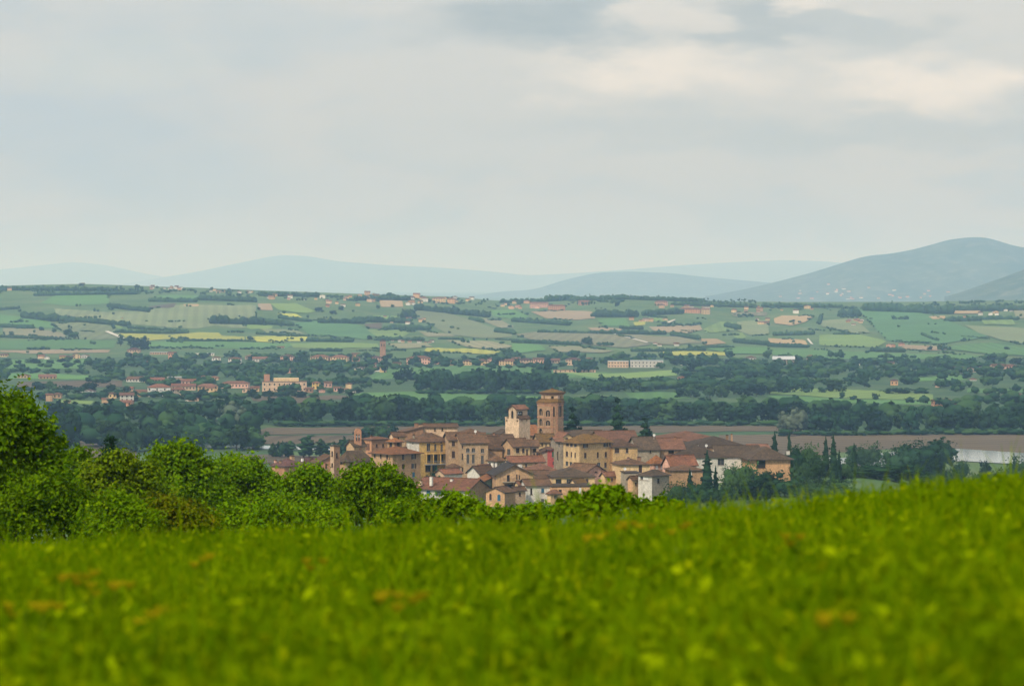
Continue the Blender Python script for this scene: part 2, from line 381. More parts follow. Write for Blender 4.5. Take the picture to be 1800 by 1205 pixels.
BIGM = mountain('mountain', 'large rounded blue mountain at right on the horizon', 13500, [(1240, 521), (1310, 508), (1370, 494), (1430, 478), (1480, 462), (1525, 449), (1565, 446), (1600, 440), (1640, 430), (1675, 420), (1710, 416), (1740, 418), (1765, 427), (1790, 434), (1830, 438), (1900, 446), (2050, 470), (2200, 500)], 1500, 4, WOODED)
mountain('mountain', 'dark blue wooded spur at the far right edge', 8600, [(1660, 523), (1710, 506), (1750, 492), (1800, 474), (1860, 455), (1930, 440), (2010, 445), (2150, 470), (2300, 510)], 900, 5, WOODED)

# ------------------------------------------------------------------ fields on the valley floor and on the hills
SOIL = dict(
    rough=surf('rough_pasture', (0.022, 0.052, 0.018), (0.040, 0.078, 0.024), 0.012, 6, c3=(0.075, 0.10, 0.035), scale3=0.03, k3=0.6, rows=.06),
    green=surf('crop_green', (0.066, 0.149, 0.034), (0.077, 0.164, 0.038), 0.012, c3=(0.089, 0.152, 0.041), scale3=0.08, stretch=(1, .3, 1), rows=.09),
    teal=surf('crop_deep_green', (0.053, 0.122, 0.038), (0.062, 0.132, 0.040), 0.012, c3=(0.066, 0.145, 0.049), scale3=0.06, rows=.09),
    lime=surf('crop_light_green', (0.123, 0.198, 0.045), (0.149, 0.212, 0.049), 0.012, c3=(0.171, 0.212, 0.064), scale3=0.07, rows=.09),
    yellow=surf('crop_yellow', (0.336, 0.318, 0.041), (0.276, 0.280, 0.041), 0.012, c3=(0.246, 0.287, 0.049), scale3=0.05, k3=0.4, rows=.09),
    tan=surf('soil_tan', (0.190, 0.171, 0.090), (0.164, 0.160, 0.079), 0.010, c3=(0.141, 0.160, 0.071), scale3=0.04, stretch=(1, .25, 1), rows=.09),
    sage=surf('crop_sage', (0.130, 0.156, 0.067), (0.149, 0.164, 0.075), 0.010, c3=(0.111, 0.152, 0.056), scale3=0.04, rows=.09),
    pink=surf('soil_pink', (0.276, 0.194, 0.113), (0.246, 0.183, 0.101), 0.012, c3=(0.201, 0.183, 0.094), scale3=0.05, rows=.09),
    orange=surf('soil_orange', (0.336, 0.224, 0.105), (0.291, 0.205, 0.101), 0.012, c3=(0.246, 0.205, 0.101), scale3=0.05, rows=.09),
    brown=surf('soil_brown', (0.095, 0.067, 0.036), (0.075, 0.055, 0.031), 0.008, c3=(0.125, 0.09, 0.05), scale3=0.05, stretch=(.3, 2, 1), rows=.16))
_fi = 0
def soften(pts, seed):
    # real field edges bend and fray a little
    rng = random.Random(seed); out = []
    for p, q in zip(pts, pts[1:] + pts[:1]):
        L = math.hypot(q[0] - p[0], q[1] - p[1]); n = max(2, int(L / 9)); ph = rng.uniform(0, 6.28); am = min(1.0, L / 60) * rng.uniform(.3, 1.0)
        for i in range(n):
            t = (i + (.12 if i == 0 else 0)) / n; w = math.sin(t * math.pi) * am * math.sin(t * 5 + ph) + rng.uniform(-.22, .22)
            out.append((p[0] + (q[0] - p[0]) * t, p[1] + (q[1] - p[1]) * t + w))
        out.append((p[0] + (q[0] - p[0]) * .93, p[1] + (q[1] - p[1]) * .93))
    return out
def field(pts, soil, label, name='field'):
    global _fi
    _fi += 1
    if name == 'field': pts = soften(pts, _fi)
    bm = bmesh.new(); f = bm.faces.new([bm.verts.new((p[0], p[1], 0)) for p in pts])
    bmesh.ops.triangulate(bm, faces=[f])
    xs = [p[0] for p in pts]; ys = [p[1] for p in pts]
    g = min(xs) // 25 * 25 + 25
    while g < max(xs):
        bmesh.ops.bisect_plane(bm, geom=bm.verts[:] + bm.edges[:] + bm.faces[:], plane_co=(g, 0, 0), plane_no=(1, 0, 0)); g += 25
    g = min(ys) // 3 * 3 + 3
    while g < max(ys):
        bmesh.ops.bisect_plane(bm, geom=bm.verts[:] + bm.edges[:] + bm.faces[:], plane_co=(0, g, 0), plane_no=(0, 1, 0)); g += 3
    Q = hits([v.co.x for v in bm.verts], [v.co.y for v in bm.verts])
    for v, q in zip(bm.verts, [Vector(t) for t in Q]):
        lift = 0.05 + 0.004 * _fi if q.y < 3100 else 0.45 + 0.012 * _fi
        v.co = (q.x, q.y, q.z + lift)
    bmesh.ops.recalc_face_normals(bm, faces=bm.faces[:])
    me = bpy.data.meshes.new(name); bm.to_mesh(me); bm.free(); me.materials.append(SOIL[soil] if isinstance(soil, str) else soil)
    if me.polygons and me.polygons[0].normal.z < 0: me.flip_normals()
    return tag(link(bpy.data.objects.new(name, me)), label, kind='structure')
FIELDS = [
 ([(-60,628.5),(450,628.5),(900,628),(1400,629),(1860,630),(1860,762),(1400,764),(900,764),(440,800),(-60,806)], 'rough'),
 # hillside, left third
 ([(70,533),(100,518),(190,516),(192,533),(130,538)], 'green'), ([(95,542),(190,549),(262,545),(305,536),(450,536),(450,577),(375,573),(340,578),(230,570),(195,565),(140,557),(100,555)], 'sage'),
 ([(0,553),(60,560),(90,567),(95,577),(0,571)], 'green'), ([(5,577),(60,577),(110,585),(118,593),(60,592),(8,592)], 'tan'),
 ([(88,570),(140,566),(190,572),(210,583),(215,595),(137,598),(112,584)], 'sage'), ([(0,599),(130,597),(205,599),(200,612),(130,615),(0,614)], 'green'),
 ([(0,616),(195,615),(190,620),(50,622),(0,619)], 'pink'), ([(208,586),(300,589),(350,584),(385,585),(390,591),(430,592),(430,598),(400,598),(300,596),(250,600),(225,595)], 'yellow'),
 ([(255,602),(330,600),(430,602),(520,604),(500,614),(380,613),(260,612)], 'green'), ([(432,592),(540,591),(541,600),(450,601),(434,599)], 'yellow'),
 ([(322,535),(350,535),(348,539),(325,539)], 'orange'), ([(265,520),(330,519),(390,521),(385,527),(300,527)], 'green'), ([(195,567),(216,575),(214,580),(200,576)], 'lime'),
 ([(425,571),(450,571),(480,573),(478,578),(440,579)], 'lime'), ([(262,539),(310,533),(305,541),(262,542)], 'brown'),
 # hillside, middle
 ([(515,569),(560,563),(630,571),(663,590),(640,597),(600,592),(545,590),(533,580)], 'teal'), ([(728,546),(770,547),(830,563),(880,581),(900,586),(900,593),(850,595),(790,589),(760,573),(735,562)], 'sage'),
 ([(645,580),(700,580),(720,586),(705,594),(662,592)], 'lime'), ([(735,582),(790,587),(800,591),(750,592)], 'tan'), ([(510,604),(580,603),(663,604),(668,613),(620,612),(560,614),(515,612)], 'lime'),
 ([(678,604),(750,603),(760,610),(700,613)], 'tan'), ([(783,598),(860,600),(902,609),(880,615),(820,610)], 'tan'), ([(750,612),(820,613),(900,619),(900,624),(800,620),(745,618)], 'yellow'),
 ([(666,528),(707,529),(709,540),(670,540)], 'orange'), ([(475,534),(520,533),(555,548),(540,551),(490,546)], 'lime'), ([(453,534),(476,534),(480,546),(455,545)], 'pink'), ([(862,546),(902,545),(930,556),(920,562),(867,557)], 'green'),
 ([(486,551),(520,552),(532,559),(500,557)], 'yellow'), ([(655,555),(700,556),(705,563),(665,562)], 'lime'), ([(455,578),(520,580),(536,588),(470,586)], 'sage'), ([(640,570),(672,568),(670,578),(645,577)], 'brown'),
 ([(846,560),(880,563),(905,575),(880,577),(852,566)], 'tan'),
 # hillside, right of the middle
 ([(932,548),(1000,546),(1040,548),(1047,560),(1010,563),(960,560)], 'pink'), ([(1050,562),(1100,560),(1108,575),(1060,574)], 'green'), ([(1032,576),(1090,578),(1100,583),(1040,581)], 'pink'),
 ([(905,588),(945,583),(1030,586),(1080,589),(1130,599),(1145,606),(1100,612),(1070,610),(1000,602),(930,597)], 'tan'), ([(1082,588),(1190,592),(1240,603),(1180,607),(1142,603)], 'tan'),
 ([(1140,575),(1230,572),(1235,580),(1200,588),(1150,582)], 'pink'), ([(1237,579),(1265,566),(1290,567),(1290,582),(1240,586)], 'lime'), ([(1228,596),(1260,596),(1277,604),(1240,607)], 'orange'),
 ([(1113,567),(1135,566),(1134,572),(1116,573)], 'yellow'), ([(1162,619),(1200,618),(1280,620),(1283,626),(1165,625)], 'yellow'), ([(1222,609),(1350,611),(1350,623),(1286,623)], 'green'),
 ([(900,604),(950,607),(960,616),(900,623)], 'green'), ([(962,609),(1000,609),(1080,617),(1060,621),(980,619)], 'tan'), ([(1288,588),(1305,585),(1312,595),(1292,596)], 'lime'),
 ([(1283,550),(1350,549),(1346,556),(1290,557)], 'tan'), ([(1140,558),(1175,560),(1172,566),(1142,565)], 'lime'), ([(1295,566),(1350,563),(1352,588),(1320,590),(1297,582)], 'sage'),
 # hillside, right
 ([(1360,561),(1375,555),(1432,556),(1415,567),(1390,573),(1362,569)], 'orange'), ([(1510,546),(1560,546),(1620,551),(1670,566),(1740,591),(1700,599),(1650,605),(1560,600),(1540,580)], 'teal'),
 ([(1440,590),(1510,588),(1560,601),(1540,612),(1440,608)], 'lime'), ([(1580,606),(1640,609),(1690,613),(1640,617),(1590,615)], 'pink'), ([(1695,572),(1800,578),(1850,580),(1850,615),(1762,599),(1720,586)], 'sage'),
 ([(1725,563),(1780,562),(1785,572),(1730,571)], 'lime'), ([(1350,613),(1500,619),(1600,623),(1730,626),(1700,633),(1500,633),(1360,626)], 'green'), ([(1665,543),(1725,544),(1720,552),(1670,552)], 'orange'),
 ([(1350,595),(1415,599),(1420,607),(1352,603)], 'orange'), ([(1650,612),(1740,603),(1850,620),(1850,630),(1740,624)], 'green'), ([(1440,565),(1500,560),(1530,585),(1505,587),(1470,580),(1445,575)], 'sage'),
 ([(1632,557),(1660,556),(1664,561),(1640,562)], 'orange'), ([(1780,542),(1850,540),(1850,560),(1786,560)], 'tan'),
 # valley floor
 ([(449,759),(470,752),(720,750),(1060,749),(1430,749),(1432,757),(1250,759),(1000,762),(640,763),(455,764)], 'brown'), ([(440,767),(620,765),(760,766),(700,779),(452,781)], 'brown'),
 ([(1262,765),(1430,763),(1470,766),(1470,800),(1290,800)], 'brown'), ([(1468,766),(1640,764),(1860,762),(1860,800),(1790,796),(1690,790),(1560,790),(1470,795)], 'brown'),
 ([(415,800),(470,799),(600,803),(600,815),(430,815)], 'brown'), ([(146,757),(171,757),(188,785),(240,790),(240,806),(132,806)], 'brown'),
 ([(606,697),(640,690),(745,689),(960,698),(1045,700),(1045,717),(1000,716),(900,707),(790,706)], 'green'), ([(1098,690),(1200,690),(1215,701),(1110,702)], 'green'),
 ([(650,660),(680,649),(800,643),(950,644),(1000,650),(1095,656),(1093,668),(960,664),(800,662),(655,668)], 'green'), ([(985,654),(1070,657),(1190,650),(1190,660),(1070,668)], 'lime'),
 ([(440,697),(600,695),(640,699),(565,704),(545,710),(445,705)], 'brown'), ([(1345,683),(1480,684),(1640,693),(1640,704),(1480,700),(1350,692)], 'lime'), ([(1340,695),(1500,702),(1640,706),(1640,712),(1400,707)], 'green'),
 ([(0,634),(150,632),(148,648),(0,650)], 'green'), ([(0,657),(60,655),(160,660),(160,667),(0,666)], 'green'), ([(30,671),(215,669),(215,680),(30,682)], 'brown'), ([(400,640),(432,642),(430,648),(400,648)], 'lime'),
 ([(310,642),(432,641),(430,647),(312,647)], 'green'), ([(1598,664),(1700,660),(1700,668),(1600,671)], 'green'), ([(100,703),(165,705),(160,711),(100,710)], 'lime'), ([(1700,684),(1860,683),(1860,690),(1700,691)], 'green'),
]
_adj = dict(rough='rough dark green pasture', green='green crop', teal='deep green crop', lime='light green crop', yellow='yellow flowering crop', tan='tan bare', sage='sage green', pink='pinkish bare', orange='orange ploughed', brown='brown ploughed')
for pts, s in FIELDS:
    cx = sum(p[0] for p in pts) / len(pts); cy = sum(p[1] for p in pts) / len(pts)
    reg(field(pts, s, None), _adj[s] + ' field', cx, cy, kind='structure')

# the track up the hillside and the river
TRACK = surf('pale_track', (0.5, 0.45, 0.36), (0.44, 0.4, 0.33), 0.05)
field([(184,584),(190,583),(212,592),(228,599),(226,600),(208,594)], TRACK, 'pale dirt track climbing the far hillside', 'path')
field([(1078,588),(1083,588),(1140,603),(1136,604)], TRACK, 'pale dirt track crossing the tan hillside field', 'path')
field([(1172,567),(1186,562),(1188,563),(1176,569)], TRACK, 'short pale track beside a hillside farm', 'path')
field([(1425,606),(1418,597),(1421,596),(1430,607)], TRACK, 'pale farm track running downhill beside an orange field', 'path')
WAT = bpy.data.materials.new('river_water'); WAT.use_nodes = True
_b = WAT.node_tree.nodes['Principled BSDF']; _b.inputs['Base Color'].default_value = (0.25, 0.27, 0.24, 1); _b.inputs['Roughness'].default_value = 0.12; _b.inputs['Specular IOR Level'].default_value = 0.8
_w = WAT.node_tree.nodes.new('ShaderNodeTexNoise'); _w.inputs['Scale'].default_value = 0.25; _bp = WAT.node_tree.nodes.new('ShaderNodeBump'); _bp.inputs['Strength'].default_value = 0.12
WAT.node_tree.links.new(_w.outputs[0], _bp.inputs['Height']); WAT.node_tree.links.new(_bp.outputs[0], _b.inputs['Normal'])
field([(300,781),(470,784),(620,786),(900,790),(1200,803),(1480,806),(1560,796),(1640,790),(1688,789.5),(1745,793.5),(1798,797),(1860,800),(1860,818),(1760,815),(1690,811),(1600,815),(1480,828),(1200,822),(900,800),(620,793),(470,790),(300,786)], WAT, 'pale still river bending past the brown fields', 'river')

# ------------------------------------------------------------------ haze
hm = bpy.data.materials.new('haze_air'); hm.use_nodes = True; ht = hm.node_tree; ht.nodes.clear()
ho = ht.nodes.new('ShaderNodeOutputMaterial'); hv = ht.nodes.new('ShaderNodeVolumePrincipled')
hv.inputs['Color'].default_value = (0.44, 0.68, 1.0, 1); hv.inputs['Absorption Color'].default_value = (1, 1, 1, 1); hv.inputs['Density'].default_value = 0.90e-4; hv.inputs['Anisotropy'].default_value = 0.2
ht.links.new(hv.outputs[0], ho.inputs['Volume'])
_h = MB(); _h.box(-24000, 24000, -3000, 56000, -86, 420)
tag(_h.build('haze', hm), 'thin blue haze over the valley and the far mountains', kind='stuff')
# ------------------------------------------------------------------ the hill town
WALL = {}
def wl(k, c1, c2=None, c3=None, s=.45, s3=1.4, k3=.55):
    c1, c2, c3 = [(x[0] * 1.04, x[1] * .93, x[2] * .80) if k not in ('white', 'green', 'red') else x for x in (c1, c2, c3)]; WALL[k] = surf('wall_' + k, c1, c2, s, c3=c3, scale3=s3, k3=k3, bump=.15, mottle=.22)
wl('cream', (.58, .46, .28), (.52, .40, .24), (.44, .33, .2)); wl('ochre', (.47, .34, .19), (.42, .30, .165), (.34, .25, .135)); wl('stone', (.50, .375, .255), (.38, .285, .19), (.22, .16, .11), .9, 2.2)
wl('brick', (.31, .19, .125), (.25, .155, .105), (.17, .11, .078), .7, 1.8); wl('tan', (.43, .305, .19), (.36, .255, .16), (.28, .2, .13), .6, 1.5); wl('white', (.62, .58, .51), (.54, .50, .43), (.43, .39, .33)); wl('yellow', (.58, .43, .17), (.52, .385, .15), (.42, .31, .13))
wl('pink', (.56, .36, .31), (.5, .32, .27), (.42, .28, .23)); wl('grey', (.32, .295, .25), (.27, .245, .205), (.19, .175, .15)); wl('brown', (.33, .22, .135), (.27, .185, .115), (.19, .13, .085)); wl('green', (.165, .25, .175), (.14, .215, .15), (.11, .17, .125))
wl('red', (.50, .10, .085), (.44, .09, .075), (.34, .08, .07)); wl('orange', (.50, .33, .20), (.44, .285, .175), (.36, .24, .15)); wl('pale', (.50, .385, .29), (.42, .32, .24), (.34, .26, .19)); wl('salmon', (.44, .25, .165), (.37, .21, .14), (.28, .17, .115))
ROOF = {}
def rf(k, c1, c2, c3): ROOF[k] = surf('roof_' + k, c1, c2, .3, 6, c3=c3, scale3=1.1, k3=.85, bump=.5, rough=.95, stretch=(1, 1, 2.5), mottle=.34)
rf('orange', (0.204, 0.078, 0.026), (0.152, 0.063, 0.024), (0.092, 0.044, 0.022)); rf('red', (0.168, 0.065, 0.033), (0.124, 0.055, 0.030), (0.080, 0.041, 0.026)); rf('brown', (0.116, 0.058, 0.027), (0.080, 0.044, 0.023), (0.044, 0.028, 0.018)); rf('grey', (0.078, 0.049, 0.027), (0.056, 0.037, 0.022), (0.032, 0.023, 0.016))
rf('lichen', (0.160, 0.085, 0.020), (0.112, 0.063, 0.022), (0.068, 0.043, 0.023)); rf('dark', (0.034, 0.026, 0.022), (0.026, 0.021, 0.017), (0.044, 0.033, 0.026)); rf('terra', (0.180, 0.081, 0.045), (0.140, 0.067, 0.038), (0.088, 0.048, 0.031)); rf('dusk', (0.096, 0.044, 0.035), (0.074, 0.038, 0.031), (0.048, 0.030, 0.026))
UNDER = surf('eave_timber', (.10, .07, .05), (.07, .05, .04), 1.0); CHIM = WALL['brick']
WHITE = surf('white_render', (.72, .70, .66), (.62, .6, .56), 1.0); METAL = surf('grey_metal', (.3, .31, .32), (.25, .26, .27), 2.0, rough=.45, spec=.5); BLUEP = surf('blue_paint', (.03, .12, .20), (.03, .1, .16), 1.0); GREENP = surf('green_paint', (.05, .12, .07), (.04, .1, .06), 1.0)
STY = {'sh': SHUT, 'dk': VOID, 'gl': GLASS, 'bl': BLUEP, 'gr': GREENP, 'wh': WHITE}
_wc = {}
def window_meshes(w, h, sty, arch):
    key = (round(w, 1), round(h, 1), sty, arch)
    if key in _wc: return _wc[key]
    w, h = key[0], key[1]; f = MB(); t = .07
    for x0, x1, z0, z1 in ((-w/2, -w/2 + t, 0, h), (w/2 - t, w/2, 0, h), (-w/2 + t, w/2 - t, 0, t), (-w/2 + t, w/2 - t, h - t, h)): f.box(x0, x1, .07, .15, z0, z1)
    f.box(-.03, .03, .09, .15, t, h - t)
    f.box(-w/2 - .12, w/2 + .12, -.12, .02, -.14, -.004)     # sill
    g = MB(); g.face([(-w/2, .16, 0), (w/2, .16, 0), (w/2, .16, h), (-w/2, .16, h)])
    s = None
    if sty in ('sh', 'bl', 'gr', 'wh'):
        s = MB(); s.box(-w/2 + .02, -.02, .0, .05, .03, h - .03)
        for i in range(5): s.box(-w/2 + .06, -.06, -.02, -.001, .1 + i * (h - .25) / 5, .1 + (i + .6) * (h - .25) / 5)
    _wc[key] = (f.mesh('window', [FRAME if sty != 'dk' else STY['sh']]), g.mesh('pane', [VOID if sty == 'dk' else GLASS]), s.mesh('shutter', [STY[sty]]) if s else None); return _wc[key]
def wall_face(mb, O, U, W, H, ops, nrm, m=0, dep=.17):
    """a wall W wide and H high from O along U with recessed openings (u0,u1,z0,z1,arch)"""
    O = Vector(O); U = Vector(U); n = Vector(nrm); Zv = Vector((0, 0, 1)); pt = lambda u, z: O + U * u + Zv * z
    us = sorted({0.0, W, *[v for o in ops for v in o[:2]]}); zs = sorted({0.0, H, *[v for o in ops for v in o[2:4]]})
    for i in range(len(us) - 1):
        for j in range(len(zs) - 1):
            uc, zc = (us[i] + us[i+1]) / 2, (zs[j] + zs[j+1]) / 2
            if any(o[0] < uc < o[1] and o[2] < zc < o[3] for o in ops): continue
            mb.face([pt(us[i], zs[j]), pt(us[i+1], zs[j]), pt(us[i+1], zs[j+1]), pt(us[i], zs[j+1])], m)
    for (a, b, c, d, arch) in ops:
        k = -n * dep
        for p, q in (((a, c), (b, c)), ((b, c), (b, d)), ((b, d), (a, d)), ((a, d), (a, c))):
            mb.face([pt(*p), pt(*q), pt(*q) + k, pt(*p) + k], m)
        if arch:
            r = (b - a) / 2; cx = (a + b) / 2; zc = d - r
            for sg in (-1, 1):
                arc = [(cx + sg * r * math.cos(t), zc + r * math.sin(t)) for t in np.linspace(0, math.pi / 2, 6)]
                mb.face([pt(cx + sg * r, d)] + [pt(*p) for p in arc], m)
def clip_ops(ops, W, H):
    out = []
    for o in ops:
        a, b, c, d = max(o[0], .12), min(o[1], W - .12), max(o[2], .12), min(o[3], H - .12)
        if b - a > .2 and d - c > .2 and not any(a < p[1] + .05 and b > p[0] - .05 and c < p[3] + .05 and d > p[2] - .05 for p in out): out.append((a, b, c, d, *o[4:]))
    return out
def roof_planes(rt, W, Dp, H, rise, ov):
    """roof slopes as polygons, and the gable triangles of the wall"""
    x0, x1, y0, y1 = -ov, W + ov, -ov, Dp + ov; e = H; g = []
    if rt == 'gx':
        k = rise / (Dp / 2); z0 = e - k * ov; zr = e + rise; ym = Dp / 2
        pl = [[(x0, y0, z0), (x1, y0, z0), (x1, ym, zr), (x0, ym, zr)], [(x1, y1, z0), (x0, y1, z0), (x0, ym, zr), (x1, ym, zr)]]
        g = [('l', [(0, Dp, e), (0, 0, e), (0, ym, zr)]), ('x', [(W, 0, e), (W, Dp, e), (W, ym, zr)])]
    elif rt == 'gy':
        k = rise / (W / 2); z0 = e - k * ov; zr = e + rise; xm = W / 2
        pl = [[(x0, y1, z0), (x0, y0, z0), (xm, y0, zr), (xm, y1, zr)], [(x1, y0, z0), (x1, y1, z0), (xm, y1, zr), (xm, y0, zr)]]
        g = [('r', [(0, 0, e), (W, 0, e), (xm, 0, zr)]), ('x', [(W, Dp, e), (0, Dp, e), (xm, Dp, zr)])]
    elif rt in ('hip', 'pyr'):
        q = min(W, Dp) / 2; k = rise / q; z0 = e - k * ov; zr = e + rise
        if W >= Dp: a, b = (q, Dp / 2, zr), (W - q, Dp / 2, zr)
        else: a, b = (W / 2, q, zr), (W / 2, Dp - q, zr)
        c = [(x0, y0, z0), (x1, y0, z0), (x1, y1, z0), (x0, y1, z0)]
        if abs(W - Dp) < .05: pl = [[c[i], c[(i + 1) % 4], a] for i in range(4)]
        elif W > Dp: pl = [[c[0], c[1], b, a], [c[1], c[2], b], [c[2], c[3], a, b], [c[3], c[0], a]]
        else: pl = [[c[0], c[1], a], [c[1], c[2], b, a], [c[2], c[3], b], [c[3], c[0], a, b]]
    elif rt == 'sx':
        k = rise / Dp; pl = [[(x0, y0, e - k * ov), (x1, y0, e - k * ov), (x1, y1, e + rise + k * ov), (x0, y1, e + rise + k * ov)]]
        g = [('l', [(0, Dp, e), (0, 0, e), (0, Dp, e + rise)]), ('x', [(W, 0, e), (W, Dp, e), (W, Dp, e + rise)]), ('x', [(W, Dp, e), (0, Dp, e), (0, Dp, e + rise), (W, Dp, e + rise)])]
    elif rt == 'sr':
        k = rise / W; pl = [[(x0, y1, e - k * ov), (x0, y0, e - k * ov), (x1, y0, e + rise + k * ov), (x1, y1, e + rise + k * ov)]]
        g = [('r', [(0, 0, e), (W, 0, e), (W, 0, e + rise)]), ('x', [(W, Dp, e), (0, Dp, e), (W, Dp, e + rise)]), ('x', [(W, 0, e), (W, Dp, e), (W, Dp, e + rise), (W, 0, e + rise)])]
    else: pl = [[(x0 + ov * .5, y0 + ov * .5, e + .3), (x1 - ov * .5, y0 + ov * .5, e + .3), (x1 - ov * .5, y1 - ov * .5, e + .3), (x0 + ov * .5, y1 - ov * .5, e + .3)]]
    return pl, g
TOWN = []
_cm = {}
def chimney_mesh(w, h, col):
    key = (round(w, 1), round(h, 1), col)
    if key not in _cm:
        m = MB(); w_, h_ = key[0], key[1]; m.box(-w_/2, w_/2, -w_/2, w_/2, 0, h_ - .25, 0); m.box(-w_/2 - .1, w_/2 + .1, -w_/2 - .1, w_/2 + .1, h_ - .25, h_ - .12, 1)
        m.box(-w_/2 + .08, w_/2 - .08, -w_/2 + .08, w_/2 - .08, h_ - .12, h_, 1); _cm[key] = m.mesh('chimney', [WALL[col], ROOF['brown']])
    return _cm[key]
def house(label, D, xl, xc, xr, eave, th, rt, rise, wall, roof, depth=None, wall_l=None, L=(), Rw=(), ch=(), dish=(), ov=.45, name='town_house', cat='house', door=()):
    """a house given by the picture columns of its left end, near corner and right end at distance D, its eave row and the turn th of its front"""
    s = D / F; t = RAD(th); W = (xr - xc) * s / math.cos(t); Dp = depth if depth else (xc - xl) * s / math.sin(t)
    C0 = P(xc, eave, D); gz = min(float(land(C0.x, D)), float(land(C0.x + W, D + Dp))) - .4; H = C0.z - gz; rise = rise * s
    root = empty(name, (C0.x, D, gz), t); tag(root, label, cat, 'houses of the hill town' if cat == 'house' else None); TOWN.append(root)
    def ops(lst, left):
        o = []
        for w in lst:
            px, py, wp, hp = w[:4]; sty = w[4] if len(w) > 4 else 'sh'; ar = len(w) > 5
            u = (xc - px) * s / math.sin(t) if left else (px - xc) * s / math.cos(t); ww = wp * s / (math.sin(t) if left else math.cos(t)) ; hh = hp * s; z = (HY - py) * s - gz
            if ww > 1.3 * hh and sty != 'dk': ww = hh
            o.append((u - ww / 2, u + ww / 2, z - hh / 2, z + hh / 2, ar, sty))
        return clip_ops(o, Dp if left else W, H)
    oR, oL = ops(Rw, False), ops(L, True) if (L and th > 2) else []
    mb = MB(); wall_face(mb, (0, 0, 0), (1, 0, 0), W, H, [o[:5] for o in oR], (0, -1, 0), 0)
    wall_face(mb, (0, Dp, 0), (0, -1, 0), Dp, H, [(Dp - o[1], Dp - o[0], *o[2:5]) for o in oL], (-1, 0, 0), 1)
    mb.face([(W, 0, 0), (W, Dp, 0), (W, Dp, H), (W, 0, H)]); mb.face([(W, Dp, 0), (0, Dp, 0), (0, Dp, H), (W, Dp, H)])
    pl, gab = roof_planes(rt, W, Dp, H, rise, ov)
    for side, g in gab: mb.face(g, 1 if side == 'l' else 0)
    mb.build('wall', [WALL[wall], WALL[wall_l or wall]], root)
    rb = MB()
    for p in pl: rb.slab([(a, b, c + .1) for a, b, c in p], .22, 0, 1)
    if rt in ('gx',): rb.box(-ov, W + ov, Dp / 2 - .16, Dp / 2 + .16, H + rise + .02, H + rise + .24)
    if rt in ('gy',): rb.box(W / 2 - .16, W / 2 + .16, -ov, Dp + ov, H + rise + .02, H + rise + .24)
    rob = rb.build('roof', [ROOF[roof], UNDER], root)
    for lst, left in ((oR, False), (oL, True)):
        for (a, b, c, d, ar, sty) in lst:
            fm, pm, sm = window_meshes(b - a, d - c, sty, ar); u = (a + b) / 2
            w = link(bpy.data.objects.new('window', fm), root); w.location = (u, 0, c) if not left else (0, u, c); w.rotation_euler = (0, 0, 0 if not left else -math.pi / 2)
            link(bpy.data.objects.new('pane', pm), w)
            if sm:
                for k in (0, 1):
                    sh = link(bpy.data.objects.new('shutter', sm), w)
                    if k: sh.scale = (-1, 1, 1)
                    if (int(u * 37 + c * 11)) % 5 == 0: sh.location = ((-1 if not k else 1) * (b - a) / 2, -.06, 0)
    for c in ch:
        px, py = c[0], c[1]; col = c[2] if len(c) > 2 else 'brick'; cw = c[3] if len(c) > 3 else .7
        ly = Dp * .45; lx = ((px - xc) * s + ly * math.sin(t)) / math.cos(t)
        if not -.1 < lx < W + .3: lx = min(max(lx, .6), W - .6); ly = max(.3, min(Dp - .3, (lx * math.cos(t) - (px - xc) * s) / max(math.sin(t), .05)))
        top = (HY - py) * s - gz; c0 = H + rise * .3; o = link(bpy.data.objects.new('chimney', chimney_mesh(cw, max(top - c0, .9), col)), rob); o.location = (lx, ly, c0)
    for px, py in dish:
        ly = Dp * .4; lx = min(max(((px - xc) * s + ly * math.sin(t)) / math.cos(t), .3), W - .3); d = MB(); n = 10
        for i in range(n):
            a, b = 2 * math.pi * i / n, 2 * math.pi * (i + 1) / n; d.face([(0, -.02, .6), (.42 * math.cos(a), -.14, .6 + .42 * math.sin(a)), (.42 * math.cos(b), -.14, .6 + .42 * math.sin(b))])
        d.box(-.03, .03, 0, .06, -.8, .6); o = d.build('satellite_dish', WHITE, rob); o.location = (lx, ly, (HY - py) * s - gz - .5)
    return root, W, Dp, H, t, s, gz
def sub(root, name, mb, mats): return mb.build(name, mats, root)
SH, DK, GL, AR = 'sh', 'dk', 'gl', 'arch'
# ---- left end of the town
house('low dusky red hipped roof with several chimneys at the town\'s left end', 790, 474, 500, 532, 818, 40, 'hip', 11, 'salmon', 'dusk', ch=[(482, 812, 'pink', .6), (492, 809, 'brown', .5), (501, 811, 'pink', .7), (511, 802, 'tan', 1.0)])
house('dusky roofed house with white chimneys just right of the low hipped roof', 806, 520, 536, 566, 814, 40, 'hip', 9, 'salmon', 'dusk', ch=[(531, 804, 'white', .6), (545, 808, 'white', .9), (556, 808, 'pale', .6)])
house('salmon walled house with a roof sloping up to the brick turret', 800, 556, 559, 580, 813, 18, 'sr', 11, 'salmon', 'brown', depth=8, Rw=[(564, 822, 2.5, 6, DK), (573, 819, 3, 9, SH)])
house('slim square brick turret at the left end of the town', 792, 580, 587, 597, 785, 42, 'flat', 0, 'brick', 'brown', wall_l='pale', ov=.25, L=[(583.6, 797, 3, 9, DK, AR), (583.5, 817, 3, 7, DK)], Rw=[(592, 800, 3, 8, DK)], name='turret', cat='turret')  # the lit left face is coloured paler than the brick
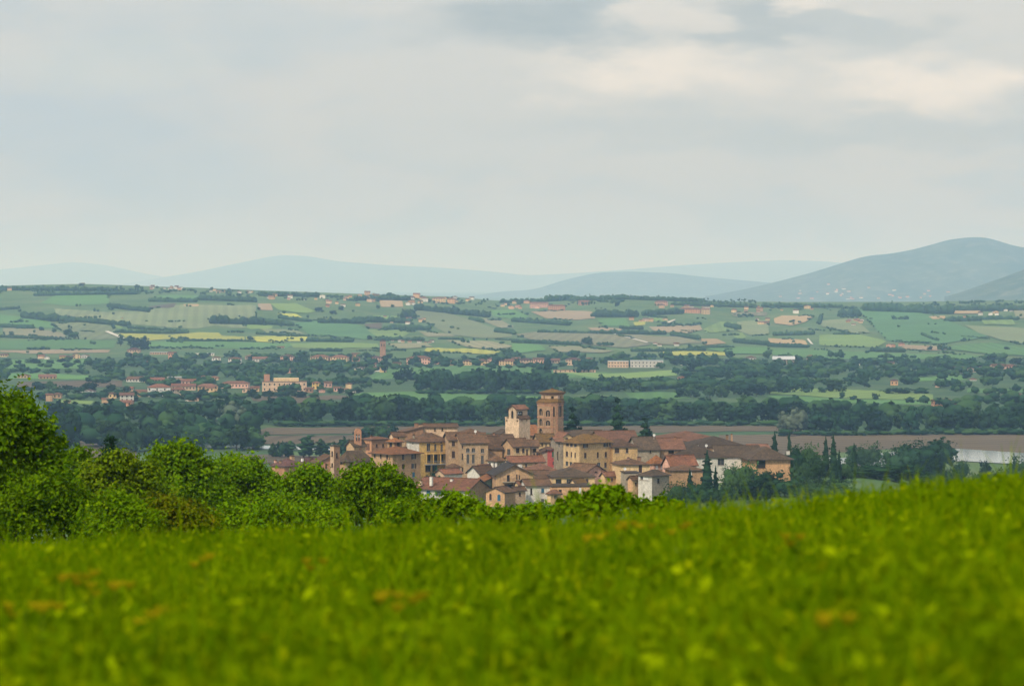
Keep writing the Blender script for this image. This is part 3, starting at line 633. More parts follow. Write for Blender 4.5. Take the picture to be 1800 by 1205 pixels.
house('grey-tan church house with a wide grey pyramid roof beside the turret', 812, 594, 606, 650, 806, 34, 'hip', 13, 'stone', 'grey', wall_l='tan', ov=.7, L=[(599, 813, 3, 4, DK)], Rw=[(616, 809, 4, 3, DK), (625, 809, 4, 3, DK), (616, 819, 4, 7, DK), (626, 819, 4, 7, DK), (640, 811, 3, 4, DK)])
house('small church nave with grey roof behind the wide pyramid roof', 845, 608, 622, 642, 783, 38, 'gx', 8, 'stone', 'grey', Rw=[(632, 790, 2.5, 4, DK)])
house('brick palace with three tall narrow windows in its lit end', 856, 637, 653, 682, 771.5, 36, 'hip', 3.5, 'brick', 'terra', wall_l='salmon', L=[(641, 785, 2.4, 10, DK), (644.5, 785, 2.4, 10, DK), (648, 785, 2.4, 10, DK)], Rw=[(662, 783, 3, 5, DK), (673, 783, 3, 5, DK)], ch=[(652, 766, 'terra' if 0 else 'brick', .6)])  # sunlight on the left end is put into its brighter, pinker wall colour
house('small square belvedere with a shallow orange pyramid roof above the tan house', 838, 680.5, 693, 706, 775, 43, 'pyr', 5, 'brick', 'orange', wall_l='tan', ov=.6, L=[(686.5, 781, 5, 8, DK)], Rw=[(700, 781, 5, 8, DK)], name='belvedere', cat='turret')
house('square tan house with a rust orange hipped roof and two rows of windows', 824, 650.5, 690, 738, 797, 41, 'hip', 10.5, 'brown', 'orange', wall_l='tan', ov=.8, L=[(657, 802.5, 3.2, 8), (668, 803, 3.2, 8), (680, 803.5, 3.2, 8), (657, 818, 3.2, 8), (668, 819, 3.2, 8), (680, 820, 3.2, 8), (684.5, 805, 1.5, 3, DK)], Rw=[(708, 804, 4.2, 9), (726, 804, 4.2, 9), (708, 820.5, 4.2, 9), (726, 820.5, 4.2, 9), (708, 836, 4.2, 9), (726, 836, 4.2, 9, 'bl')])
yh, W_, D_, H_, t_, s_, g_ = house('yellow house with two tiers of balconies and a white end wall', 843, 713, 737, 790, 775.5, 30, 'hip', 13, 'yellow', 'brown', wall_l='white', L=[(725, 779, 1.5, 3, DK)],
    Rw=[(753, 786, 6, 14, GL), (765, 787, 4, 13, GL), (776, 788, 4, 13, GL), (786, 786.5, 4, 9, GL), (752.5, 806, 8, 13, DK), (764, 806, 8, 13, DK), (775.5, 806, 7, 13, DK), (752, 823, 9, 11, DK), (764, 823, 9, 11, DK), (763, 777.5, 2, 2, DK), (775, 778, 2, 2, DK)], ch=[(757, 762, 'pale', .6), (727, 764, 'grey', .5)])
for py in (797, 816):
    z = (HY - py) * s_ - g_; a, b = (746 - 737) * s_ / math.cos(t_), (783 - 737) * s_ / math.cos(t_); m = MB(); m.box(a, b, -1.3, .0, z - .18, z)
    bal = m.build('balcony', [WALL['yellow'] if py < 800 else METAL], yh); r = MB(); r.box(a, b, -1.29, -1.24, z + .9, z + .97)
    for i in range(22): x = a + (b - a) * (i + .5) / 22; r.box(x - .02, x + .02, -1.28, -1.25, z, z + .9)
    rail = r.build('railing', [METAL if py > 800 else surf('dark_iron', (.05, .05, .05), (.04, .04, .04))], bal); rail['kind'] = 'stuff'
    for fx in (a + .1, a + (b - a) / 3, a + 2 * (b - a) / 3, b - .1):
        m = MB(); m.box(fx - .12, fx + .12, -1.28, -1.05, z + (.0 if py > 800 else -3.0), z + (3.0 if py > 800 else -.18)); m.build('post', [WALL['yellow']], bal) if py > 800 else None
m = MB(); x = (786.5 - 737) * s_ / math.cos(t_); m.box(x - .45, x + .5, -.25, -.002, (HY - 817) * s_ - g_, (HY - 792) * s_ - g_); m.build('shutter_panel', [METAL], yh)
# ---- behind them
house('long pale pink building with two small windows on the skyline below two cypresses', 905, 740, 745, 804, 750, 7, 'gx', 4.2, 'pale', 'brown', depth=8, Rw=[(764.5, 754.5, 2.6, 5, DK), (777.5, 754.5, 2.6, 5, DK)], ov=.5, ch=[(746, 746, 'brick', .9)])
house('brick wing with a roof rising towards the long pink building', 897, 705, 708.5, 744, 759, 9, 'sr', 9, 'brick', 'brown', depth=9, wall_l='pale', ch=[(731, 744, 'brick', 1.2), (738, 746, 'pale', 1.3)])
house('small brown hipped roof left of the clock tower', 886, 812, 818, 846, 760, 15, 'hip', 6, 'stone', 'brown', depth=7)
house('grey lean-to roof against the foot of the clock tower', 884, 868, 872, 890, 766, 12, 'sr', 9, 'white', 'grey', depth=9)
house('bright orange roof showing between the two towers', 903, 918, 922, 947, 765, 6, 'sx', 15, 'stone', 'orange', depth=10)
house('stone house beside the yellow house with brown shutters', 840, 786, 789, 811, 772.5, 10, 'gx', 11, 'stone', 'brown', depth=10, Rw=[(797, 779.5, 5.5, 8.5), (797, 798.5, 5.5, 12), (806.5, 779, 2.5, 6), (806.5, 799, 2.5, 10)])
house('stone palace with arched upper windows and tall blind windows below', 834, 807, 811, 858, 778, 11, 'gx', 15, 'stone', 'brown', depth=13, Rw=[(822.5, 791, 6.5, 8, GL, AR), (832, 791, 6.5, 8, GL, AR), (848, 792, 6, 8, GL, AR), (822.5, 806.5, 5, 16, GL), (832, 806.5, 5, 16, GL), (848, 808.5, 5, 16, GL), (813, 785, 2.5, 6), (813, 802, 2.6, 11), (813, 825, 2.6, 8)], dish=[(835, 760)])
house('large brown roof over a dark wall right of the stone palace', 849, 853, 858, 883, 788, 9, 'gx', 19, 'brown', 'brown', depth=15)
house('wide brown roof behind the stone palace below the clock tower', 866, 838, 842, 905, 775, 8, 'gx', 9, 'stone', 'brown', depth=14, ch=[(868, 762, 'brick', .6)])
house('cream house with brown shutters and a tan end under a brown roof', 846, 882, 902, 932, 784, 32, 'gx', 12, 'cream', 'brown', wall_l='tan', L=[(894, 795, 8, 11, GL)], Rw=[(910, 791.5, 6, 8.5), (920, 792, 4, 8.5), (926.5, 796, 3, 12, SH)], dish=[(896, 778)])
house('narrow cream house with a loggia right of the shuttered cream house', 850, 930, 932.5, 947.5, 783.5, 10, 'gx', 9, 'pale', 'brown', depth=9, Rw=[(940, 791, 6, 6, DK), (939, 799, 3, 6, DK), (944.5, 799, 3, 6, DK)])
house('house with lichen yellow roof at the foot of the hexagonal tower', 868, 944, 947.5, 977, 776.5, 9, 'gx', 12.5, 'cream', 'lichen', depth=11, Rw=[(953, 781, 2.5, 5, DK), (960, 782, 2, 4, DK), (967, 782, 2.5, 5, DK)])
house('grey-brown shed with sloping roof left of the red house', 846, 946, 949.5, 967, 795, 8, 'sr', 7, 'grey', 'brown', depth=8)
house('narrow bright red house squeezed beside the grey house', 841, 964, 967, 978, 790, 8, 'sr', 3, 'red', 'red', depth=6, Rw=[(972, 798, 3.5, 10, 'gr'), (974, 813, 5, 5, DK)])
house('tall narrow grey house left of the big cream house', 836, 975, 978, 991, 775.5, 8, 'gx', 6, 'grey', 'terra', depth=11, Rw=[(983, 780.5, 3, 8, GL), (980.5, 800, 2, 14, DK)])
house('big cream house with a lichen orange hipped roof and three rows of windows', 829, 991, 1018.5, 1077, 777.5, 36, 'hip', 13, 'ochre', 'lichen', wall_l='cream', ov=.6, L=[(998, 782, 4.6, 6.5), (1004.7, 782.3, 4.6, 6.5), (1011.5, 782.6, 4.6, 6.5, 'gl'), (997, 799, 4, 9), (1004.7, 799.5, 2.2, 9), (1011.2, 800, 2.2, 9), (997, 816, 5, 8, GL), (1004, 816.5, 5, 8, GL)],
      Rw=[(1029, 783.5, 4.5, 6.5), (1066, 783.5, 4.5, 6.5), (1073.5, 783, 3, 6.5), (1029, 800.5, 4.2, 9.5), (1051.5, 800.5, 3.4, 10), (1066, 800.5, 4, 9.5), (1053.5, 818, 6, 8, GL), (1065.5, 819, 4, 9)], ch=[(1041, 764, 'brick', .6)])  # shade on the right face is painted in as ochre, darker than the cream
house('ochre house with a wide shuttered window adjoining the big cream house', 834, 1073, 1077.5, 1121, 784, 12, 'hip', 10, 'ochre', 'brown', depth=13, Rw=[(1084.5, 791.5, 8, 8.5), (1102.5, 791.5, 4.4, 8.5), (1084.5, 814, 8, 9), (1102, 815, 4.4, 8.5)])
house('long grey-brown roof running right behind the hexagonal tower', 893, 984, 989, 1062, 766, 7, 'gx', 8, 'stone', 'grey', depth=13, Rw=[(1000, 770, 2, 3, DK)])
house('small cream gable with round arched window beside the hexagonal tower', 877, 984, 989, 1007, 768.5, 14, 'gy', 7.5, 'cream', 'terra', depth=10, Rw=[(996.5, 769, 4.5, 4, DK)])
house('large red-brown roof behind the ochre house', 872, 1050, 1056, 1124, 777, 9, 'gx', 17, 'grey', 'terra', depth=18, ch=[(1108, 761, 'brick', .6)])
house('grey walled house under a worn grey roof with two chimneys', 848, 1116, 1122, 1160, 789.5, 10, 'gx', 19, 'grey', 'grey', depth=16, Rw=[(1143.5, 793.5, 2.6, 5, DK)], ch=[(1142, 774, 'tan', .9)], dish=[(1163, 767)])
house('worn red-brown roof scattered with pale tiles right of the grey house', 851, 1155, 1160.5, 1204, 789, 8, 'gx', 17, 'brown', 'terra', depth=15, ch=[(1163, 778, 'tan', .8), (1189, 769, 'brick', .7)], Rw=[(1180, 794, 10, 5, DK)])
house('long bright terracotta roof along the back of the town', 905, 1148, 1156, 1276, 775, 5, 'hip', 14, 'stone', 'terra', depth=24, ch=[(1209, 766, 'brick', .6)])
house('huge dark brown hipped roof right of the terracotta roof', 872, 1205, 1213, 1320, 786, 5, 'hip', 16, 'stone', 'grey', depth=22, ch=[(1283, 767, 'brown', .7), (1291, 765, 'brown', .5), (1238, 776, 'brick', .6)])
house('dark brown roof over a white wall behind the tall cypress', 846, 1172, 1180, 1279, 803, 6, 'hip', 19, 'white', 'grey', depth=19, Rw=[(1268, 812, 12, 12, GL)], dish=[(1245, 786)], ch=[(1230, 783, 'white', .5)])
house('dark brown gabled roof between the white walled house and the tan barn', 864, 1255, 1262, 1342, 802, 6, 'gx', 16, 'white', 'grey', depth=16)
house('tan barn with a dark open bay under a brown roof at the town\'s right end', 852, 1312, 1320, 1390, 804.5, 7, 'hip', 17, 'orange', 'grey', depth=16, ov=1.0, Rw=[(1338, 814, 16, 16, DK)], ch=[(1397, 791, 'white', .9)], cat='barn', name='barn')
house('sunlit orange house just showing above the barn roof', 908, 1312, 1317, 1352, 787, 6, 'gx', 5, 'orange', 'terra', depth=7, Rw=[(1326, 789, 2.5, 4, DK), (1336, 789, 2.5, 4, DK)])
# ---- front rows
house('small tan outbuilding between the yellow house and the stone palace', 818, 785, 797, 809, 819.5, 34, 'hip', 4.5, 'pale', 'brown', wall_l='cream')
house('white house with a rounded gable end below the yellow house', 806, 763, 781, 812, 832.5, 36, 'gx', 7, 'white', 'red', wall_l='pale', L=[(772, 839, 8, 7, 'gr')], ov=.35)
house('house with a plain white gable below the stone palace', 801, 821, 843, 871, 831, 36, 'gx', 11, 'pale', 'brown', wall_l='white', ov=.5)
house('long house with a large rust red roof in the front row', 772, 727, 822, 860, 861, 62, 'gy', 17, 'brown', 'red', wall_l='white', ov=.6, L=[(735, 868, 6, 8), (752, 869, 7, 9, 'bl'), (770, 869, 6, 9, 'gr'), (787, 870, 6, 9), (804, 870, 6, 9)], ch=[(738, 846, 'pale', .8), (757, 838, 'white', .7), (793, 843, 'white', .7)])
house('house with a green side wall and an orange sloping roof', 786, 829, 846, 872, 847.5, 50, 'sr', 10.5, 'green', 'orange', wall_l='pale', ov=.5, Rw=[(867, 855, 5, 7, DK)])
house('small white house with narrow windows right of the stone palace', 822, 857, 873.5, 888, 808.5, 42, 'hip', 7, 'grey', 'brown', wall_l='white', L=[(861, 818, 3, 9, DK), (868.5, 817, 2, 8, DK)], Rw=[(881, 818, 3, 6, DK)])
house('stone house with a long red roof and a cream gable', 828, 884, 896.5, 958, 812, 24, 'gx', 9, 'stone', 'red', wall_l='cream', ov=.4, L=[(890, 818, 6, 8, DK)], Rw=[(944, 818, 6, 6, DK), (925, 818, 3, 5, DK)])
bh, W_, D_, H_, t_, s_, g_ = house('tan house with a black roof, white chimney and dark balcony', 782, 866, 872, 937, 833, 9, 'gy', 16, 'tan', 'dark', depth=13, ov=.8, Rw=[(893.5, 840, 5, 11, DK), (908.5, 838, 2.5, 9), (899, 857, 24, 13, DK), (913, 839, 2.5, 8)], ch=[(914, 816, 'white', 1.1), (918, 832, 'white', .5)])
z = (HY - 846) * s_ - g_; a, b = 11 * s_, 42 * s_; m = MB(); m.box(a, b, -1.2, 0, z - .2, z); bal = m.build('balcony', [WALL['grey']], bh); r = MB(); r.box(a, b, -1.19, -1.14, z + .85, z + .92)
for i in range(18): x = a + (b - a) * (i + .5) / 18; r.box(x - .02, x + .02, -1.18, -1.15, z, z + .85)
r.build('railing', [surf('dark_iron', (.05, .05, .05))], bal)['kind'] = 'stuff'
house('house with an orange-brown hipped roof below the red house', 806, 931, 937, 984, 828, 13, 'hip', 11, 'brown', 'terra', depth=12, ch=[(957, 820, 'pale', .6)])
house('cream house under a brown roof below the orange-brown hipped roof', 793, 914, 918, 968, 840, 8, 'gx', 11, 'pale', 'brown', depth=12, Rw=[(926, 848, 4, 8), (938, 848, 3, 7, GL)])
house('white and ochre house with a blue window under a red-brown roof', 770, 922, 925.5, 969, 853, 10, 'gx', 9, 'white', 'brown', depth=10, Rw=[(934, 863, 3.5, 11, DK), (954, 862, 5, 8, 'bl'), (954, 881, 5, 9, GL)])
house('small orange house with arched brown and blue windows in the front row', 754, 854, 887, 906, 865, 58, 'gx', 8, 'brown', 'brown', wall_l='orange', L=[(862, 874, 4, 11, SH, AR), (877, 874.5, 5.5, 11, 'bl', AR)], ov=.35)
house('wide dark roof over a cream house left of the leafy bush', 788, 966, 972, 1046, 837, 8, 'hip', 12, 'cream', 'grey', depth=15, Rw=[(982, 846, 10, 9, DK), (1000, 846, 8, 9, GL), (1018, 848, 3, 10, 'wh'), (1032, 846, 5, 8)])
house('house with a pinkish gable in front of the big cream house', 803, 996, 1032, 1064, 828, 38, 'gy', 11, 'pink', 'brown', ov=.5, Rw=[(1048, 828, 4, 5, DK)])
house('flat roofed tan house with a terrace behind the bush', 768, 966, 970, 1042, 856, 9, 'flat', 0, 'orange', 'grey', depth=9, Rw=[(985, 864, 5, 8, DK), (1020, 862, 4, 12, 'wh')])
house('small cream house with a grey-brown hipped roof below the ochre house', 792, 1087, 1091.5, 1143, 816, 12, 'hip', 8, 'cream', 'brown', depth=10, ch=[(1106, 805, 'brick', .6), (1125, 804, 'brick', .9)], Rw=[(1126, 824, 6, 14, SH)])
house('small pink house with an orange hipped roof behind the cream house', 815, 1138, 1150, 1170, 812.5, 32, 'hip', 12, 'pink', 'orange', Rw=[(1155, 821, 4, 7, 'wh'), (1163, 821, 2, 7, 'wh')])
house('pink house with a pale gable and a wide red roof', 808, 1166, 1179, 1226, 816.5, 26, 'gx', 15, 'pink', 'red', ov=.5, Rw=[(1205, 824, 3, 9, GL), (1213, 823, 8, 9, 'sh'), (1188, 821, 5, 5, 'wh')])
house('grey and cream house with a grey roof in front of the pink houses', 770, 1123, 1146, 1178, 835, 42, 'hip', 8.5, 'grey', 'grey', wall_l='white', L=[(1129, 841, 5, 6, 'wh'), (1137, 841, 5, 6, 'wh')], Rw=[(1158, 845, 4, 8, DK)])
house('low flat roofed grey shed with a satellite dish below the cream house', 779, 1094, 1098, 1124, 832, 8, 'flat', 0, 'grey', 'grey', depth=6, dish=[(1099, 825)])
house('low brown brick house behind the dark cypress', 792, 1176, 1180, 1238, 826, 8, 'hip', 7, 'brown', 'brown', depth=9, Rw=[(1215, 833, 3, 9, 'wh')])

# ---- small houses packed into the gaps of the front rows
for lb, D, xl, xc, xr, ev, th, rt, ri, wa, ro, wL, L_, R_ in [
  ('tiny cream house between the tan balcony house and the orange house', 765, 898, 906, 924, 861, 30, 'gx', 5, 'pale', 'brown', 'cream', [], [(914, 868, 3, 6, DK)]),
  ('small tan house left of the white and ochre house', 777, 905, 912, 926, 851, 32, 'gx', 5, 'tan', 'terra', 'cream', [], [(918, 857, 3, 5, DK)]),
  ('small house with terracotta roof right of the white and ochre house', 764, 962, 968, 986, 866, 30, 'hip', 5, 'ochre', 'terra', 'cream', [], [(977, 873, 3, 6, SH)]),
  ('low cream house with red roof beside the pinkish gable', 796, 1056, 1064, 1090, 836, 30, 'gx', 6, 'ochre', 'terra', 'cream', [], [(1076, 843, 3, 6, SH)]),
  ('low stone house behind the white gable', 812, 838, 846, 862, 822, 32, 'gx', 5, 'stone', 'terra', 'pale', [], [(853, 827, 3, 5, DK)]),
  ('small stone house right of the green walled house', 795, 858, 866, 880, 842, 34, 'gx', 5, 'stone', 'brown', 'pale', [], [(873, 847, 3, 5, DK)]),
  ('small white walled house behind the long rust red roof', 788, 788, 797, 815, 848, 36, 'gx', 5, 'pale', 'terra', 'white', [], [(806, 852, 3, 5, DK)]),
  ('little house with brown roof between the grey shed and the grey and cream house', 774, 1104, 1112, 1126, 842, 32, 'gx', 5, 'ochre', 'brown', 'orange', [], [(1118, 850, 3, 5, DK)]),
  ('small house with lichen roof in front of the wide dark roof', 776, 1002, 1012, 1030, 848, 34, 'gx', 6, 'tan', 'lichen', 'cream', [], [(1021, 855, 3, 6, SH)]),
  ('narrow stone house behind the black roofed tan house', 800, 892, 899, 914, 824, 30, 'gx', 5, 'stone', 'terra', 'cream', [], [(906, 829, 3, 5, DK)]),
  ('narrow brown roofed house squeezed left of the yellow house', 832, 700, 706, 716, 792, 32, 'gx', 5, 'tan', 'brown', 'pale', [], []),
  ('brown roofed house at the back between belvedere and brick wing', 872, 684, 692, 712, 766, 32, 'gx', 6, 'stone', 'brown', 'pale', [], [(700, 770, 2.5, 4, DK)])]:
    house(lb, D, xl, xc, xr, ev, th, rt, ri, wa, ro, wall_l=wL, L=L_, Rw=R_, ov=.4)
wl('tower', (.52, .425, .325), (.43, .35, .26), (.30, .24, .175), .7, 1.5)
# ---- the clock tower
def clock_tower():
    D = 880; s = D / F; t = RAD(50); Wd = 20 * s / math.cos(t); C0 = P(912, 770, D); gz = float(land(C0.x, D)) - .4
    root = empty('clock_tower', (C0.x, D, gz), t); tag(root, 'square stone tower with a tiled bell chamber, left of the hexagonal tower', 'tower')
    zz = lambda py: (HY - py) * s - gz
    mb = MB(); H = zz(736)
    hole = lambda u, py: (u - .3, u + .3, zz(py) - .3, zz(py) + .3, False)
    wall_face(mb, (0, 0, 0), (1, 0, 0), Wd, H, [hole(1.5, 739.5), hole(3.9, 739.5), (2.6, 3.1, zz(768.5), zz(767), False)], (0, -1, 0), 0, .5)
    wall_face(mb, (0, Wd, 0), (0, -1, 0), Wd, H, [(Wd - .9, Wd - .3, zz(739.5) - .3, zz(739.5) + .3, False), (.25, .9, zz(739) - .4, zz(739) + .3, False)], (-1, 0, 0), 0, .5)
    mb.face([(Wd, 0, 0), (Wd, Wd, 0), (Wd, Wd, H), (Wd, 0, H)]); mb.face([(Wd, Wd, 0), (0, Wd, 0), (0, Wd, H), (Wd, Wd, H)])
    mb.build('shaft', [WALL['tower']], root)
    f = MB()
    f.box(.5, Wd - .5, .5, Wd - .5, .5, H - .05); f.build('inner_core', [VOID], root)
    y0, y1 = 1.06, 4.1; z1 = zz(718.5); up = MB()
    def fr(O, U, W, ops, n): wall_face(up, O, U, W, z1 - H, ops, n, 0, .35)
    fr((0, y0, H), (1, 0, 0), Wd, [(.65, 3.3, zz(730.5) - H, zz(723) - H, False)], (0, -1, 0))
    w0 = (y1 - y0) / 2; fr((0, y1, H), (0, -1, 0), y1 - y0, [(w0 - .55, w0 + .4, .1, zz(722) - H, True)], (-1, 0, 0))
    up.face([(Wd, y0, H), (Wd, y1, H), (Wd, y1, z1), (Wd, y0, z1)]); up.face([(Wd, y1, H), (0, y1, H), (0, y1, z1), (Wd, y1, z1)])
    ym = (y0 + y1) / 2; zr = zz(712.5); up.face([(0, y1, z1), (0, y0, z1), (0, ym, zr)]); up.face([(Wd, y0, z1), (Wd, y1, z1), (Wd, ym, zr)])
    up.build('bell_chamber', [WALL['tower']], root)
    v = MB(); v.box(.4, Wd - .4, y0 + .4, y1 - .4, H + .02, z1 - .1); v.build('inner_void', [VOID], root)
    r = MB(); o = .45; k = (zr - z1) / (ym - y0)
    r.slab([(-o, y0 - o, z1 - k * o + .15), (Wd + o, y0 - o, z1 - k * o + .15), (Wd + o, ym, zr + .15), (-o, ym, zr + .15)], .25, 0, 1); r.slab([(Wd + o, y1 + o, z1 - k * o + .15), (-o, y1 + o, z1 - k * o + .15), (-o, ym, zr + .15), (Wd + o, ym, zr + .15)], .25, 0, 1)
    r.build('roof', [ROOF['terra'], UNDER], root)
    l = MB(); l.slab([(-.1, -.25, H + .05), (Wd + .25, -.25, H + .05), (Wd + .25, y0 - .003, zz(730)), (.3, y0 - .003, zz(731))], .25); l.build('ledge_roof', [ROOF['brown']], root)
    c = MB(); c.box(-.1, 1.2, Wd - .55, Wd + .1, H, H + .55); c.build('merlon', [WALL['tower']], root)
    for i, (bx, sz) in enumerate(((1.35, .45), (2.4, .34))):
        m = MB(); n = 10; prof = [(.12, 1.0), (.35, .9), (.48, .35), (.75, 0)]
        for a in range(n):
            A, B = 6.2832 * a / n, 6.2832 * (a + 1) / n
            for (r0, h0), (r1, h1) in zip(prof, prof[1:]): m.face([(r0 * math.cos(A), r0 * math.sin(A), h0), (r1 * math.cos(A), r1 * math.sin(A), h1), (r1 * math.cos(B), r1 * math.sin(B), h1), (r0 * math.cos(B), r0 * math.sin(B), h0)])
        b = m.build('bell', [WHITE], root); b.scale = (sz, sz, sz * 1.3); b.location = (bx, y0 + .18, zz(729) + .25)
clock_tower()
# ---- the hexagonal bell tower
def hex_tower():
    D = 893; s = D / F; Rr = 23 * s; C0 = P(967.5, 770, D + Rr * .87); gz = float(land(C0.x, C0.y)) - .4
    root = empty('bell_tower', (C0.x, C0.y, gz)); tag(root, 'tall hexagonal brick bell tower with tiled roof, the highest building in town', 'tower')
    zz = lambda py: (HY - py) * s - gz
    ang = [RAD(180 + 60 * i) for i in range(6)]; ring = lambda r, cx=0, cy=0: [(cx + r * math.cos(a), cy + r * math.sin(a)) for a in ang]
    H = zz(706); mb = MB(); rg = ring(Rr); px0 = 967.5
    A = [(.5, 2.3, 724, 12, 1), (.5, 2.0, 742, 12, 1), (.5, 2.1, 760, 14, 1)]
    B = [(.30, 1.25, 726, 11, 1), (.30, 1.25, 743, 9, 1), (.735, .7, 723.5, 18, 1)]
    Dd = [(.5, 2.0, 721, 25, 1), (.45, 1.2, 759, 4, 0)]
    for i in range(6):
        a, b = rg[i], rg[(i + 1) % 6]; U = Vector((b[0] - a[0], b[1] - a[1], 0)); L = U.length; U.normalize(); n = (U.y, -U.x, 0)
        ops = [(f * L - w / 2, f * L + w / 2, zz(py + hp / 2), zz(py - hp / 2), bool(ar)) for f, w, py, hp, ar in ((A, B, Dd)[i] if i < 3 else [])]
        wall_face(mb, (a[0], a[1], 0), U, L, H, ops, n, 0, .4)
        for (u0, u1, c, d, ar) in ops:
            m = MB(); m.face([Vector((a[0], a[1], 0)) + U * u + Vector((0, 0, z)) - Vector(n) * .38 for u, z in ((u0, c), (u1, c), (u1, d), (u0, d))]); wv = m.build('window', [VOID], root)
            if u1 - u0 > 1.1 and d - c > 1.3:
                um = (u0 + u1) / 2; p = Vector((a[0], a[1], 0)) + U * um - Vector(n) * .2; k = MB(); k.box(p.x - .08, p.x + .08, p.y - .08, p.y + .08, c, d - (u1 - u0) * .35); k.build('mullion', [WALL['pale']], wv)
    mb.build('shaft', [WALL['brick_t']], root)
    for py in (712.5, 733.5, 751):
        m = MB(); m.prism(ring(Rr + .13), zz(py) - .12, zz(py) + .12); m.build('string_course', [WALL['salmon']], root)
    for f in (.62, .98):   # pilasters beside the front's right edge
        a, b = rg[1], rg[2]; x = a[0] + (b[0] - a[0]) * f; m = MB(); m.box(x - .38, x + .32, a[1] - .22, a[1] + .1, 0, H - .3); m.build('pilaster', [WALL['brick']], root)
    cx, cy, r2 = 3.5 * s, 1.0, 19.6 * s
    lg = MB(); a = ring(Rr + .35); b = ring(r2 - .1, cx, cy)
    for i in range(6): j = (i + 1) % 6; lg.slab([(*a[i], H), (*a[j], H), (*b[j], zz(700.5)), (*b[i], zz(700.5))], .3)
    lg.build('ledge_roof', [ROOF['lichen']], root)
    m = MB(); m.prism(ring(Rr + .22), H - .75, H - .32); m.build('cornice', [WALL['brick']], root)
    dr = MB(); rg2 = ring(r2, cx, cy); z0, z1 = zz(704), zz(692.5)
    for i in range(6):
        p, q = rg2[i], rg2[(i + 1) % 6]; U = Vector((q[0] - p[0], q[1] - p[1], 0)); L = U.length; U.normalize(); n = (U.y, -U.x, 0); ops = [(L/2 - .42, L/2 + .42, zz(698.5) - z0 - .42, zz(698.5) - z0 + .42, False)]
        wall_face(dr, (p[0], p[1], z0), U, L, z1 - z0, ops, n, 0, .4)
        if i < 3: m = MB(); m.face([Vector((p[0], p[1], z0)) + U * u + Vector((0, 0, z)) - Vector(n) * .38 for u, z in ((ops[0][0], ops[0][2]), (ops[0][1], ops[0][2]), (ops[0][1], ops[0][3]), (ops[0][0], ops[0][3]))]); m.build('oculus', [VOID], root)
    dr.build('drum', [WALL['pale']], root)
    m = MB(); m.prism(ring(r2 + .3, cx, cy), z1 - .28, z1 + .02); m.prism(ring(r2 + .6, cx, cy), z1 + .024, z1 + .3); m.build('drum_cornice', [WALL['brick']], root)
    rr = ring(r2 + .85, cx, cy); r = MB(); ap = zz(683.5)
    for i in range(6): r.slab([(*rr[i], z1 + .5), (*rr[(i + 1) % 6], z1 + .5), (cx, cy, ap)], .18, 0, 1)
    ro = r.build('roof', [ROOF['lichen'], UNDER], root); m = MB(); m.prism([(cx + .35 * math.cos(t), cy + .35 * math.sin(t)) for t in np.arange(0, 6.2, 1.05)], ap - .25, ap + .25); m.build('finial', [ROOF['brown']], ro)
wl('brick_t', (.37, .265, .18), (.30, .215, .145), (.2, .145, .1), .6, 1.6)
hex_tower()
# ---- the bell gable of the small church
def bell_gable():
    D = 846; s = D / F; C0 = P(623, 792, D); base = C0.z; root = empty('bell_gable', (C0.x, D, base), RAD(12)); tag(root, 'slim brick bell gable with two bell arches above the small church', 'bell gable')
    W = 12.2 * s / math.cos(RAD(12)); zz = lambda py: (HY - py) * s - base; mb = MB(); H = zz(758.5)
    ops = [(W * .2, W * .44, zz(775), zz(762.5), True), (W * .56, W * .8, zz(775), zz(762.5), True)]
    wall_face(mb, (0, 0, 0), (1, 0, 0), W, H, ops, (0, -1, 0), 0, .7); wall_face(mb, (W, .7, 0), (-1, 0, 0), W, H, [(W - o[1], W - o[0], *o[2:]) for o in ops], (0, 1, 0), 0, .01)
    for x, sg in ((0, -1), (W, 1)): mb.face([(x, 0, 0), (x, .7, 0), (x, .7, H), (x, 0, H)][::-sg])
    prof = [(W * (.5 + .5 * math.cos(a)), H + (zz(752.5) - H) * math.sin(a)) for a in np.linspace(0, math.pi, 9)]
    mb.face([(x, 0, z) for x, z in prof]); mb.face([(x, .7, z) for x, z in prof[::-1]])
    for p, q in zip(prof, prof[1:]): mb.face([(p[0], 0, p[1]), (p[0], .7, p[1]), (q[0], .7, q[1]), (q[0], 0, q[1])])
    mb.build('wall', [WALL['salmon']], root)
    for o in ops:
        m = MB(); m.box((o[0] + o[1]) / 2 - .22, (o[0] + o[1]) / 2 + .22, .2, .5, zz(769), zz(765)); m.build('bell', [METAL], root)
bell_gable()
